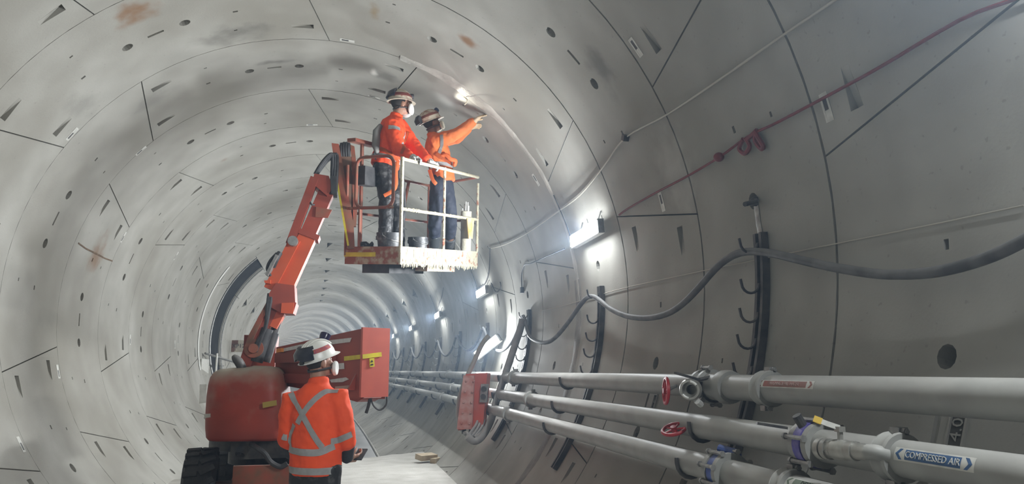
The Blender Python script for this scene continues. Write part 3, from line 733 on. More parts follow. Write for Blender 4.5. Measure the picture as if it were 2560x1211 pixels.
for pxl in ([(1858, 348), (1848, 372), (1862, 384), (1874, 366), (1864, 346)], [(1890, 330), (1888, 352), (1902, 372), (1908, 366), (1896, 345), (1888, 330)], [(1866, 350), (1880, 338), (1892, 326)]):
    b = MB(); b.tube(smoothpath([cyl(x, y, R-.035) for x, y in pxl], 5), .016, 6); b.build('rope_loop', M_redrope, rr)
b = MB(); b.ell(cyl(1797, 393, R-.05), (.038, .038, .034)); tag(b.build('red_ball', M_redrope, None), 'small red ball threaded on the red rope', 'ball')
wire('thin_wire', [(2560, 514), (2330, 562), (2100, 608), (1950, 638), (1700, 690), (1540, 726), (1420, 762), (1350, 778)], .012, .004, M_rope, 'thin pale wire running along the wall behind the heavy cable', 'wire')
wire('lamp_lead', [(1412, 622), (1370, 640), (1325, 660), (1310, 664), (1304, 690), (1305, 722)], .02, .008, M_black, 'black lead drooping from the batten lamp to a hanging plug', 'cable')
b = MB(); c = cyl(1305, 726, R-.03); b.box(c, (.05, .07, .09)); tag(b.build('hanging_plug', M_black, None, None, bevel=.012), 'black plug hanging on the end of a lead against the wall', 'plug')
for pxl, lab in (([(1225, 622), (1222, 680), (1210, 712), (1190, 722)], 'thin dark lead dropping from the pale rope to the second batten lamp'),
                 ([(1228, 708), (1240, 730), (1252, 720), (1250, 705)], 'short dark lead looped at the end of the second batten lamp'),
                 ([(1108, 720), (1104, 745), (1095, 770)], 'thin dark lead above the third batten lamp')):
    wire('lamp_lead', pxl, .04, .008, M_black, lab, 'cable')
# chain hanging beside the low lamp
t = thing('hanging_chain', ty(1252, 740, 13.4), 'steel chain hanging from the wall beside the low lamp', 'chain')
top = ty(1256, 755, 13.4); bot = ty(1246, 915, 13.4)
for i in range(22):
    c = top.lerp(bot, i/21); a = V((1, 0, 0)) if i % 2 else V((0, 1, 0)); d = (bot-top).normalized()
    b = MB(); b.tube([c+a*(.018*math.cos(g))+d*(.042*math.sin(g)) for g in [q*PI/5 for q in range(10)]], .0065, 5, closed=True); b.build('chain_link', M_galv, t)
b = MB(); b.tube([wallpt(82, 13.4, R), top], .01, 6); b.build('wall_pin', M_darksteel, t)
# ------------------------------------------------------------------ red distribution box with its hoses
YB = 11.0
O = ty(1183, 1003, YB); u = V((.93, -.36, 0)).normalized(); w_ = (ty(1196, 931, YB)-ty(1184, 1070, YB)).normalized(); v = w_.cross(u).normalized()
t = thing('distribution_box', O-w_*.4, 'dusty red electrical distribution box hung on hoses in front of the pipes', 'box')
H = (ty(1196, 931, YB)-ty(1184, 1070, YB)).length
def boxpt(a, c, d): return O+u*a+v*c+w_*d
b = MB(); b.hexa([boxpt(*q) for q in ((-.19, .02, -.42), (.17, .02, -.36), (.17, .26, -.36), (-.19, .26, -.42), (-.13, -.06, .38), (.17, -.0, .4), (.17, .26, .4), (-.13, .26, .38))]); b.build('case', M_boxred, t, None, bevel=.012)
b = MB(); b.hexa([boxpt(*q) for q in ((-.20, -.02, -.40), (.02, -.005, -.40), (.02, .02, -.40), (-.20, .02, -.40), (-.15, -.12, .36), (.0, -.09, .36), (.0, -.02, .36), (-.15, -.02, .36))]); cov = b.build('cover', M_boxface, t, None, bevel=.01)
for i in range(5):
    for s_ in (-.145, -.03):
        b = MB(); f = i/4; b.ell(boxpt(s_+.01+.03*f, -.025-.085*f+.0, -.32+.6*f), (.016, .016, .016), None, 8, 6); b.build('cover_bolt', M_boxface, cov)
b = MB(); b.hexa([boxpt(*q) for q in ((.10, -.03, -.02), (.20, -.03, -.02), (.20, .05, -.02), (.10, .05, -.02), (.10, -.03, .24), (.20, -.03, .24), (.20, .05, .24), (.10, .05, .24))]); so = b.build('socket', M_galv, t, None, bevel=.012)
b = MB(); b.lathe(boxpt(.15, -.03, .17), -v, [(0, .04), (.03, .04), (.03, .028), (.01, .026), (.01, 0)], 14, False); b.lathe(boxpt(.15, -.03, .06), -v, [(0, .04), (.02, .04), (.02, 0)], 14, False); b.build('socket_cap', M_darksteel, so)
for i, s_ in enumerate((-.12, -.02, .08)):
    b = MB(); b.tube([boxpt(s_, .1, -.37), boxpt(s_, .1, -.47)], .03, 10); b.build('cable_gland', M_darksteel, t)
hoses = [([(1306, 800), (1300, 826), (1285, 870), (1262, 940), (1242, 1000), (1226, 1055), (1205, 1092), (1185, 1104), (1168, 1092)], 2.62, .052, 'thick dusty hose leaning from the bracket past the red box to the invert', M_hose),
         ([(1222, 840), (1205, 862), (1185, 905), (1160, 960), (1146, 1010), (1148, 1060), (1160, 1082), (1178, 1100)], 2.5, .036, 'pale hose bowing round the far side of the red box', M_pipe)]
for pxl, r_, rad, lab, mt in hoses:
    p = []
    for i, (x, y) in enumerate(pxl):
        f = i/(len(pxl)-1); p.append(ty(x, y, 11.35 if rad < .05 else 11.0-.2*f))
    b = MB(); b.tube(smoothpath(p, 5), rad, 12); tag(b.build('service_hose', mt, None, 60), lab, 'hose')
for i, (x0, x1, x2, lo) in enumerate(((1170, 1166, 1178, 1092), (1182, 1180, 1172, 1088), (1196, 1204, 1186, 1094))):
    s_ = boxpt((-.12, -.02, .08)[i], .1, -.46); e = ty(x2, lo, 10.85)
    b = MB(); b.tube(smoothpath([s_, ty(x1, 1082, 10.9), e, ty(x2+18, lo-25, 10.95), ty(x2+24, lo-44, 11.05)], 5), .02, 8)
    tag(b.build('box_lead', M_hose, None, 60), ('black-grey lead curling down from the far gland of the red box', 'black-grey lead curling down from the middle gland of the red box', 'black-grey lead curling down from the near gland of the red box')[i], 'cable')
# ------------------------------------------------------------------ left side: sign board and handrail by the cross passage
YS = 27.2; a, c = ty(574, 851, YS), ty(640, 881, YS)
t = thing('passage_sign', V((a.x, YS, c.z)), 'cross-passage sign board with black lettering and a rusty end on the left wall', 'sign')
b = MB(); b.hexa([V((x, y, z)) for z in (c.z, a.z) for x, y in ((a.x, YS), (c.x, YS), (c.x, YS+.03), (a.x, YS+.03))]); b.build('board', mat('sign_cream', (.55, .52, .43), .7, col2=(.42, .37, .3), nscale=7), t, None)
wd = (c.x-a.x); b = MB(); b.hexa([V((x, y, z)) for z in (c.z+.005, a.z-.005) for x, y in ((a.x, YS-.004), (a.x+wd*.2, YS-.004), (a.x+wd*.2, YS), (a.x, YS))]); b.build('rust_panel', M_brownsign, t, None)
b = MB()
for x0, x1, z0, z1 in ((.2, .32, .62, 1.), (.21, .235, .1, .62), (.27, .285, .3, .62)): b.hexa([V((a.x+wd*x, y, c.z+(a.z-c.z)*z)) for z in (z0, z1) for x, y in ((x0, YS-.003), (x1, YS-.003), (x1, YS), (x0, YS))])
b.build('rust_run', M_brownsign, t, None)
text('lettering', 'XP12', .19, V((ty(596, 866, YS).x, YS-.004, (a.z+c.z)/2)), (1, 0, 0), (0, 0, 1), M_text, t)
b = MB(); b.tube([V((a.x+.02, YS+.02, (a.z+c.z)/2)), wallpt(-87, YS+.05, R+.02)], .02, 6); b.build('stub', M_galv, t)
t = thing('handrail', ty(543, 910, 21.2), 'grey scaffold tube handrail with a white post by the cross passage', 'rail')
b = MB(); b.tube([ty(513, 884, 20.9), ty(555, 897, 21.6), ty(600, 909, 22.2)], .03, 8); b.build('tube', M_galv, t)
b = MB(); p = ty(543, 884, 21.3); b.tube([p, V((p.x, p.y, -.3))], .025, 8); b.build('post', M_white, t)
b = MB(); p = cyl(513, 920, R-.02); b.fbox(p, V((0, 1, 0)), V((0, 0, 1)), V((1, 0, 0)), (-.5, -.25, -.03), (.5, .22, 0)); tag(b.build('notice_board', M_label, None, None), 'pale notice board on the left wall before the cross passage', 'board')

# ================================================================== boom lift
lift = thing('boom_lift', (-.37, 8.9, 0), 'red and orange articulated boom lift with a raised grout-splashed basket', 'boom lift')
def pq(pts, Y): return [ty(x, y, Y) for x, y in pts]
# wheels
def wheel(c, rad, wd, steer=0):
    c = V(c); ax = Quaternion((0, 0, 1), steer) @ V((1, 0, 0))
    b = MB(); h = wd/2
    b.lathe(c-ax*h, ax, [(0, rad*.52), (0, rad*.80), (.03, rad*.94), (.07, rad*.985), (wd-.07, rad*.985), (wd-.03, rad*.94), (wd, rad*.80), (wd, rad*.52)], 36, False)
    t = b.build('tyre', M_tyre, lift, 30)
    b = MB()
    fwd = ax.cross(V((0, 0, 1)))
    for i in range(22):
        a = i*2*PI/22; d = fwd*math.cos(a)+V((0, 0, math.sin(a))); tg = -fwd*math.sin(a)+V((0, 0, math.cos(a)))
        for s_ in (-1, 1):
            p0 = c+d*rad*.985+ax*(s_*.01); p1 = c+d*rad*.97+ax*(s_*(h-.015))+tg*(.07 if s_ > 0 else -.0)
            b.beam(p0, p1, .05, .035, up=d)
    b.build('tread_lugs', M_tyre, t, None)['kind'] = 'stuff'
    b = MB(); b.lathe(c-ax*(h*.7), ax, [(0, 0), (0, rad*.5), (.02, rad*.53), (wd*.7, rad*.53), (wd*.7, .12), (wd*.7+.03, .10), (wd*.7+.03, 0)], 24, False); b.build('rim', M_rustred, lift, 30)
wheel((-1.0, 8.12, .42), .42, .30, .10); wheel((.17, 8.12, .42), .42, .28, .10)
wheel((-.98, 10.0, .42), .42, .28); wheel((.17, 10.0, .42), .42, .28)
# chassis
b = MB(); b.hexa([V(q) for q in ((-.72, 7.70, .18), (.12, 7.70, .18), (.12, 10.3, .22), (-.85, 10.3, .22), (-.72, 7.70, .46), (.12, 7.70, .52), (.12, 10.3, .62), (-.85, 10.3, .62))]); ch = b.build('chassis', M_rustred, lift, None, bevel=.02)
b = MB(); b.hexa([V(q) for q in ((-.80, 7.56, .15), (.16, 7.50, .15), (.16, 7.72, .15), (-.80, 7.72, .15), (-.80, 7.56, .36), (.16, 7.50, .43), (.16, 7.72, .43), (-.80, 7.72, .36))]); b.build('bumper_step', M_rustred, lift, None, bevel=.015)
b = MB(); b.box((-.80, 7.98, .36), (.22, .3, .26)); b.box((-.70, 8.12, .44), (.5, .18, .16)); b.build('axle_casting', mat('cast_grey_red', (.25, .2, .17), .75, col2=(.3, .1, .07), nscale=8), lift, None, bevel=.03)
b = MB(); b.box((-.33, 7.69, .60), (.62, .05, .24)); cov = b.build('valve_cover', M_rustred, lift, None, bevel=.02)
me = text('serial_stencil', 'LOB4SII', .085, V((-.27, 7.512, .33)), V((1, -.06, .1)), V((0, 0, 1)), M_text, lift)
b = MB(); b.box((.03, 7.66, .66), (.05, .02, .19)); b.build('reflector_bracket', M_white, lift, None)
# hydraulic hoses over the chassis
for i, (x0, x1) in enumerate(((584, 595), (594, 600), (612, 602), (620, 606))):
    b = MB(); b.tube(smoothpath([ty(x0, 1096, 8.3), ty((x0+x1)/2-3, 1118, 8.1), ty(x1, 1140, 7.95)], 5), .016, 8); b.build('hydraulic_hose', M_black, lift)
b = MB(); b.tube(smoothpath([ty(628, 1112, 7.9), ty(645, 1122, 7.6), ty(662, 1135, 7.56), ty(676, 1155, 7.6), ty(700, 1168, 7.6), ty(718, 1160, 7.6)], 5), .024, 8); b.build('drive_hose', M_black, lift)
# turntable
b = MB(); b.lathe((-.45, 8.9, .62), (0, 0, 1), [(0, .42), (.16, .42), (.16, .62), (.26, .62)], 32); b.build('turntable', M_darksteel, lift, 30)
b = MB(); b.hexa([V(q) for q in ((-.72, 8.0, .74), (.05, 7.75, .78), (.25, 9.4, .78), (-.72, 9.4, .74), (-.72, 8.0, .92), (.05, 7.75, 1.08), (.25, 9.4, 1.05), (-.72, 9.4, .92))]); b.build('turntable_frame', M_darksteel, lift, None, bevel=.02)
# engine hood: superelliptic loft
b = MB(); rows = []
prof = [(.93, .90), (.96, .955), (1.05, .985), (1.2, 1.0), (1.36, 1.0), (1.47, .985), (1.55, .95), (1.60, .88), (1.63, .76), (1.645, .5), (1.648, .15)]
cx, cyy = -.60, 8.25; hx, hy = .385, .55
for z, s_ in prof:
    ring = []
    for i in range(40):
        a = i*2*PI/40; ca, sa = math.cos(a), math.sin(a); e = .42
        x = (abs(ca)**e)*(1 if ca > 0 else -1); y = (abs(sa)**e)*(1 if sa > 0 else -1)
        lean = -.03*(z-1.3) if x > 0 else 0
        ring.append(b.bm.verts.new((cx+hx*x*s_+lean*3*max(0, x), cyy+hy*y*s_+.10*(x-1)*-.5, z-.03*(z-.93)*(1-x)*.5)))
    rows.append(ring)
for a, c in zip(rows, rows[1:]):
    for i in range(40): b.face([a[i], a[(i+1) % 40], c[(i+1) % 40], c[i]])
b.face(rows[0][::-1]); b.face(rows[-1]); hood = b.build('engine_hood', M_hood, lift, 50)
b = MB(); b.tube(smoothpath([ty(607, 940, 8.0), ty(604, 920, 8.0), ty(597, 906, 8.0), ty(589, 897, 8.0), ty(583, 889, 8.0)], 4), [.045]*9+[.044, .043, .041, .038, .034, .029, .023, .016], 12); b.build('exhaust_stack', M_darksteel, lift)
Yf = 7.69
def sticker(name, pts, Y, material, parent, dy=0.0):
    b = MB(); q = pq(pts, Y); b.prism(q, V((0, .012, 0))); return b.build(name, material, parent, None)
sticker('hood_label', [(499, 962), (516, 961), (514, 1008), (498, 1010)], 7.69, M_label, lift)
sticker('hood_label', [(656, 1007), (691, 1001), (692, 1014), (657, 1021)], 7.66, mat('worn_yellow', (.34, .25, .05), .7), lift)
sticker('hood_label', [(510, 1036), (526, 1035), (526, 1044), (511, 1046)], 7.67, M_label, lift)
# counterweight arm: tapered red box that runs from behind the hood to the bright end plate
A = ty(688, 914, 8.45); Bc = ty(903, 908, 6.95)
top0, bot0 = ty(688, 869, 8.45), ty(688, 960, 8.45); top1, bot1 = ty(903, 822, 6.95), ty(903, 1000, 6.95)
ax = V((Bc.x-A.x, Bc.y-A.y, 0)).normalized(); pn = V((-ax.y, ax.x, 0)); pn = pn if pn.y > 0 else -pn
dp = .26
b = MB(); b.hexa([V((A.x, A.y, bot0.z)), V((Bc.x, Bc.y, bot1.z)), V((Bc.x, Bc.y, bot1.z))+pn*dp, V((A.x, A.y, bot0.z))+pn*dp, V((A.x, A.y, top0.z)), V((Bc.x, Bc.y, top1.z)), V((Bc.x, Bc.y, top1.z))+pn*dp, V((A.x, A.y, top0.z))+pn*dp]); arm = b.build('counterweight_arm', M_red, lift, None, bevel=.008)
E0 = V((Bc.x, Bc.y, bot1.z+.02))+ax*.002; hgt = top1.z-bot1.z
b = MB(); b.fbox(E0, ax, pn, V((0, 0, 1)), (0, -.012, 0), (.03, dp+.012, hgt-.01)); ep = b.build('end_plate', M_endlit, lift, None, bevel=.006)
def on_arm(px, py, off=.004):   # point on the long side of the arm
    d = ray(px, py); n = -pn; q = V((A.x, A.y, 0)); tt = (q-CAM).dot(n)/d.dot(n); return CAM+d*tt+n*off
def on_end(px, py, off=.035):
    d = ray(px, py); q = E0+ax*off; tt = (q-CAM).dot(ax)/d.dot(ax); return CAM+d*tt
def decal(name, fn, pts, material, parent, dirv, th=.004):
    q = [fn(*p) for p in pts]; b = MB(); b.prism(q, dirv*th); return b.build(name, material, parent, None)
decal('reflective_strip', on_arm, [(704, 873), (772, 858), (772, 868), (704, 881)], M_silver, lift, -pn)
decal('reflective_strip', on_arm, [(812, 853), (880, 845), (876, 856), (812, 864)], M_silver, lift, -pn)
decal('marker_lamp', on_arm, [(698, 873), (711, 871), (711, 881), (698, 883)], mat('amber', (.7, .25, .05), .4), lift, -pn, .03)
decal('yellow_band', on_arm, [(862, 892), (905, 887), (905, 898), (862, 903)], M_yellow, lift, -pn)
decal('yellow_band', on_end, [(906, 887), (953, 881), (954, 892), (906, 898)], M_yellow, lift, ax)
wl = decal('warning_label', on_end, [(923, 897), (935, 896), (936, 917), (924, 919)], M_yellow, lift, ax)
decal('warning_mark', lambda x, y: on_end(x, y, .042), [(926, 907), (929.5, 900), (933, 906)], M_text, wl, ax, .001)
decal('warning_mark', lambda x, y: on_end(x, y, .042), [(926, 911), (933, 910), (933, 914), (926, 915)], M_text, wl, ax, .001)
decal('data_label', on_arm, [(832, 911), (861, 908), (862, 923), (834, 925)], M_silver, lift, -pn)
decal('data_label', on_arm, [(826, 950), (866, 944), (874, 949), (858, 956), (830, 957)], M_silver, lift, -pn)
decal('side_pocket', on_arm, [(846, 967), (880, 964), (882, 976), (846, 977)], mat('dusty_ledge', (.45, .3, .25), .8), lift, -pn, .03)
b = MB()
q0, q1 = on_arm(888, 935, .0), on_arm(884, 976, .0); b.prism([q0, q1, q1-pn*.07, ], ax*.02); b.build('gusset', M_red, lift, None)
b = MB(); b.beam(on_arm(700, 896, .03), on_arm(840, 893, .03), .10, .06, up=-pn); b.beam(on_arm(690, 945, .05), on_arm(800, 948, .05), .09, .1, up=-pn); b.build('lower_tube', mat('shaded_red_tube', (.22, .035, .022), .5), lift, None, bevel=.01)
b = MB(); b.prism([on_arm(866, 1000, -.02), on_arm(888, 1006, -.02), on_arm(905, 996, -.02), on_arm(903, 985, -.02), on_arm(860, 985, -.02)], pn*.18); b.build('arm_foot', M_red, lift, None)
e = E0+ax*.0+pn*.1
b = MB(); b.tube(smoothpath([e, e+V((-.01, 0, -.07)), e+V((-.03, -.0, -.14))], 4), .014, 8); b.build('dangling_lead', M_black, lift)
b = MB(); b.tube(smoothpath([e+V((0, 0, .02)), e+V((.03, 0, -.07)), e+V((.09, .02, -.115)), e+V((.145, .04, -.07)), e+V((.15, .05, .0))], 5), .008, 6); b.build('dangling_loop', M_black, lift)
b = MB(); b.lathe(on_arm(686, 930, .06), -pn, [(0, .03), (.05, .03)], 10); b.tube([on_arm(686, 930, .08), on_arm(676, 936, .1)], .015, 6); b.build('grease_fitting', M_white, lift)
# mast and booms (all near the plane of the basket's inner end)
YM = 8.75
def pb(name, p0, p1, wd, ht, material, Y0=YM, Y1=None, w1=None, h1=None, bevel=.01):
    b = MB(); b.beam(ty(*p0, Y0), ty(*p1, Y1 or Y0), wd, ht, V((0, -1, 0)), w1, h1); return b.build(name, material, lift, None, bevel=bevel)
pb('mast', (650, 925), (655, 840), .34, .3, M_red, 8.95)
pb('riser_plate', (612, 912), (700, 728), .13, .05, M_red, 8.60, 8.60)
pb('riser_plate', (648, 905), (705, 760), .10, .05, M_rustred, 8.95, 8.95)
b = MB(); b.prism(pq([(598, 905), (612, 862), (640, 850), (648, 905)], 8.6), V((0, .06, 0))); b.build('pivot_plate', M_red, lift, None)
b = MB(); b.prism(pq([(614, 860), (618, 845), (690, 712), (697, 716), (634, 846), (630, 858)], 8.55), V((0, .03, 0))); b.build('riser_cover', M_rustred, lift, None)
b = MB(); p0, p1 = ty(662, 905, 8.7), ty(703, 775, 8.7); m_ = p0.lerp(p1, .55); b.tube([p0, m_], .06, 14); b.tube([m_, p1], .045, 14); b.build('lift_cylinder', M_darksteel, lift)
b = MB(); p0, p1 = ty(640, 905, 8.62), ty(668, 822, 8.62); b.tube([p0, p1], .07, 14); b.build('lift_cylinder', M_black, lift)
b = MB(); b.lathe(ty(636, 872, 8.6), (0, -1, 0), [(0, .1), (.06, .1), (.06, .05), (.09, .05)], 20); b.build('pivot_boss', M_rustred, lift, 30)
for i in range(3):
    b = MB(); b.tube(smoothpath([ty(672+i*4, 735, 8.55), ty(668+i*3, 770, 8.5), ty(664, 812+i*4, 8.5), ty(652-i*3, 850, 8.52), ty(640-i*4, 880, 8.54)], 4), .017, 8); b.build('hydraulic_hose', M_black, lift)
pb('lower_boom', (712, 742), (673, 815), .19, .2, M_orange, 8.68)
b = MB(); b.prism(pq([(690, 708), (736, 714), (738, 756), (741, 758), (733, 784), (704, 784), (676, 768), (672, 735)], 8.52), V((0, .36, 0))); b.build('knuckle', M_red, lift, None)
b = MB(); b.prism(pq([(704, 758), (735, 757), (733, 785), (702, 783)], 8.50), V((0, .05, 0))); b.build('knuckle_plate', M_orange, lift, None, bevel=.006)
pb('telescopic_boom', (709, 728), (774, 585), .185, .24, M_orange, 8.7)
pb('inner_boom', (768, 594), (826, 462), .165, .19, M_red, 8.72)
pb('boom_lip', (771, 597), (776, 585), .235, .26, M_red, 8.7)
b = MB(); b.prism(pq([(790, 517), (830, 525), (820, 545), (788, 543)], 8.61), V((0, .02, 0))); b.build('boom_patch', M_rustred, lift, None)
pb('link_tube', (674, 724), (739, 600), .115, .12, M_orange, 8.6)
pb('level_link', (725, 612), (787, 446), .09, .1, M_red, 8.62)
b = MB(); b.lathe(ty(733, 605, 8.52), (0, -1, 0), [(0, .055), (.08, .055)], 14); b.build('link_pin', M_galv, lift)
b = MB(); b.prism(pq([(786, 434), (822, 440), (832, 470), (818, 490), (780, 458)], 8.58), V((0, .3, 0))); b.build('boom_head', M_red, lift, None, bevel=.01)
for i, off in enumerate((-6, 0, 6)):
    b = MB(); b.tube(smoothpath([ty(790+off*.4, 436, 8.62+.03*i), ty(806+off, 412-off*.4, 8.62+.03*i), ty(824+off, 392, 8.62+.03*i), ty(836+off, 388, 8.66+.03*i), ty(836+off, 430, 8.7), ty(834+off, 478, 8.7)], 4), .02, 8); b.build('hydraulic_hose', M_black, lift)
b = MB(); b.prism(pq([(826, 440), (842, 440), (842, 485), (828, 484)], 8.56), V((0, .22, 0))); b.build('rotator', M_black, lift, None, bevel=.012)
b = MB(); b.tube(smoothpath([ty(682, 668, 8.5), ty(690, 650, 8.48), ty(700, 632, 8.5)], 4), .03, 8); b.tube(smoothpath([ty(676, 690, 8.5), ty(668, 672, 8.46), ty(676, 652, 8.46), ty(692, 634, 8.5)], 5), .016, 8); b.build('hose_guard', M_black, lift)
pb('hose_guard_plate', (668, 690), (694, 640), .03, .16, M_galv, 8.48)
b = MB(); b.tube(smoothpath([ty(775, 505, 8.6), ty(779, 512, 8.58), ty(786, 512, 8.6)], 4), .01, 6); b.build('hose_clip', M_black, lift)
b = MB(); b.prism(pq([(660, 702), (676, 700), (676, 710), (662, 708)], 8.5), V((0, .06, 0))); b.build('stop_lug', M_orange, lift, None)
# platform support uprights
YP = 8.74
b = MB(); b.prism(pq([(829, 358), (847, 360), (884, 560), (887, 622), (869, 622)], YP), V((0, .07, 0))); b.build('support_plate', M_rustred, lift, None, bevel=.006)
b = MB(); b.prism(pq([(876, 362), (886, 366), (892, 420), (897, 470), (890, 566), (878, 566), (880, 420)], YP+.05), V((0, .07, 0))); b.build('support_plate', M_rustred, lift, None, bevel=.006)
b = MB(); b.prism(pq([(849, 391), (879, 392), (883, 560), (872, 530)], YP+.05), V((0, .03, 0))); b.build('support_web', mat('brown_web', (.2, .09, .055), .7, col2=(.15, .1, .07), nscale=6), lift, None)
b = MB(); b.prism(pq([(836, 428), (840.5, 428), (873, 614), (868, 615)], YP-.012), V((0, .01, 0))); b.build('yellow_edge_tape', M_yellow, lift, None)
for i in range(4):
    b = MB(); x = 853+i*6; b.tube(smoothpath([ty(x, 392, YP+.06), ty(x-1, 372, YP+.05), ty(x+1, 358+abs(i-1.5)*2, YP+.09), ty(x+1, 372, YP+.16), ty(x, 395, YP+.18)], 4), .022, 8); b.build('control_cable', M_black, lift)

# ------------------------------------------------------------------ basket
BO = V((.8916, 8.3849, 2.7581)); BU = V((1.06514, 1.3417, .18043)); BLn = BU.length; BU = BU/BLn
BV = V((-.60103, .47012, .052215)); BWd = BV.length; BV = BV/BWd; BW = V((-.01121, -.12453, .99215))
bk = bpy.data.objects.new('basket', None); COL.objects.link(bk); bk.parent = lift; ORG[bk.name] = ORG['boom_lift']; bk.empty_display_size = .1
bp = lambda u, v, w_: BO+BU*u+BV*v+BW*w_
L_, W_ = BLn, BWd
def bbar(name, p0, p1, r, material, seg=8): b = MB(); b.tube([bp(*p0), bp(*p1)], r, seg); return b.build(name, material, bk, 40)
b = MB(); b.fbox(BO, BU, BV, BW, (0, 0, .03), (L_, W_, .06)); b.build('deck', M_galv, bk, None)
for nm, a, c, mt in (('toe_board', (0, -.012, 0), (L_, .012, .2), M_slop), ('toe_board', (0, W_-.012, 0), (L_, W_+.012, .2), M_rustred), ('toe_board', (-.012, 0, 0), (.012, W_, .2), M_slopside), ('toe_board', (L_-.012, 0, 0), (L_+.012, W_, .2), M_slop)):
    b = MB(); b.fbox(BO, BU, BV, BW, a, c); b.build(nm, mt, bk, None)
b = MB(); b.fbox(BO, BU, BV, BW, (-.016, .33, .085), (-.012, W_+.01, .135)); b.build('yellow_band', M_yellow, bk, None)
# drips of dried grout hanging from the front toe board, a lumpy skin on it
b = MB()
for i in range(150):
    u = random.uniform(0, L_); ln = random.uniform(.015, .055); p = bp(u, -.016, .012); b.tube([p, p-BW*ln*.5, p-BW*ln], [.008, .006, .002], 5)
for i in range(40):
    u = random.uniform(.0, L_); p = bp(u, -.014, random.uniform(.02, .2)); b.tube([p, p-BW*random.uniform(.03, .1)], [.006, .004], 5)
o = b.build('grout_drips', M_cream, bk, 50); o['kind'] = 'stuff'
for u, mt in ((.0, M_cream), (L_*.52, M_slop), (L_, M_slop)): bbar('post', (u, 0, .2 if u else 0), (u, 0, 1.2 if u != L_ else 1.1), .021 if u == 0 else .017, mt)
for u in (0.25, L_*.5, L_): bbar('post', (u, W_, .1), (u, W_, 1.12), .017, M_rustred)
bbar('post', (0, W_, .1), (0, W_, 1.15), .02, M_rustred)
bbar('top_rail', (0, 0, 1.18), (L_, 0, 1.18), .02, M_cream); bbar('middle_rail', (0, 0, .62), (L_, 0, .62), .019, M_cream)
b = MB()
for i in range(60):
    u = random.uniform(.05, L_); p = bp(u, -.004, .62); b.ell(p, (random.uniform(.015, .03), random.uniform(.015, .03), random.uniform(.012, .026)), None, 7, 5)
o = b.build('grout_lumps', M_cream, bk, 50); o['kind'] = 'stuff'
bbar('top_rail', (L_, 0, 1.18), (L_, W_, 1.1), .018, M_rustred); bbar('middle_rail', (L_, 0, .62), (L_, W_, .6), .017, M_rustred)
bbar('top_rail', (0.2, W_, 1.1), (L_, W_, 1.1), .018, M_rustred); bbar('middle_rail', (0.1, W_, .6), (L_, W_, .6), .017, M_rustred)
bbar('brace', (L_*.55, W_, .1), (L_*.72, W_, 1.1), .02, M_rustred)
# hooped gate on the inner end
b = MB(); g = []
va, vb, wa, wb, rc = .10, .62, .64, 1.22, .1
for cv, cw, a0 in ((vb-rc, wb-rc, 0), (va+rc, wb-rc, 90), (va+rc, wa+rc, 180), (vb-rc, wa+rc, 270)):
    for k in range(5): a = math.radians(a0+k*22.5); g.append(bp(-.02, cv+rc*math.cos(a), cw+rc*math.sin(a)))
b.tube(g, .02, 8, closed=True); b.build('gate_hoop', M_rustred, bk, 40)
bbar('gate_rail', (-.02, .1, .64), (-.02, W_, .64), .017, M_slopside); bbar('gate_post', (-.02, .56, .2), (-.02, .56, .64), .017, M_rustred)
# control console on a tee post
b = MB(); b.tube([bp(.2, .72, .1), bp(.2, .72, 1.42)], .022, 8); b.build('console_post', M_rustred, bk)
b = MB(); b.fbox(BO, BU, BV, BW, (.0, .66, 1.42), (.42, .78, 1.46)); b.build('console_bar', M_rustred, bk, None, bevel=.006)
b = MB(); b.fbox(BO, BU, BV, BW, (.06, .56, .92), (.3, .70, 1.14)); b.build('control_box', M_black, bk, None, bevel=.015)
b = MB(); p = ty(940, 650, 8.9); b.fbox(BO, BU, BV, BW, (.1, .22, -.10), (.8, .6, .0)); b.build('rotator_mount', M_black, bk, None, bevel=.03)
b = MB(); b.fbox(BO, BU, BV, BW, (.62, .05, -.07), (1.25, .25, .0)); b.build('deck_bracket', M_slop, bk, None, bevel=.01)
b = MB(); b.tube(smoothpath([bp(.65, .45, 1.1), bp(.7, .45, .8), bp(.7, .46, .5), bp(.66, .48, .25), bp(.6, .5, .08)], 4), .018, 8); b.build('air_hose', M_black, bk)

# ------------------------------------------------------------------ things carried in the basket
FLW = .06
def bucket(u, v, r, h, label, mt):
    O = bp(u, v, FLW+.002); t = thing('bucket', O, label, 'bucket')
    b = MB(); b.lathe(O, BW, [(0, 0), (0, r*.78), (h*.72, r*.92), (h*.72, r*1.02), (h*.86, r*1.04), (h*.86, r*.98), (h, r), (h, r*.95), (h*.5, r*.86), (h*.5, 0)], 28, False); b.build('pail', mt, t, 30)
    sd = BU; f = BW.cross(sd)
    b = MB(); b.tube([O+BW*(h*.92)+sd*(math.cos(a)*r*1.02)+f*(math.sin(a)*r*.9)-BW*(abs(math.sin(a))*r*.55) for a in [PI+i*PI/12 for i in range(13)]], .006, 6); b.build('handle', M_galv, t)
    for s_ in (-1, 1): b = MB(); b.lathe(O+BW*(h*.92)+sd*(s_*r*.99), sd*s_, [(0, .02), (.012, .02)], 10); b.build('ear', M_black, t)
M_pail = mat('muddy_black_bucket', (.035, .036, .04), .5, col2=(.22, .22, .22), nscale=12, nlo=.5, nhi=.72)
bucket(.15, .26, .15, .30, 'large black mortar bucket smeared grey, beside the gate', M_pail)
bucket(.58, .16, .12, .27, 'smaller black bucket with a tilted handle, behind the large bucket', M_pail)
O = bp(1.60, .10, FLW+.0); t = thing('cardboard_tube', O, 'pale cardboard tube standing in the basket corner, holding white rods', 'tube')
b = MB(); b.lathe(O, BW, [(0, .068), (.66, .07), (.66, .062), (.1, .06), (.1, 0)], 24, False); b.build('tube_wall', M_tube, t, 30)
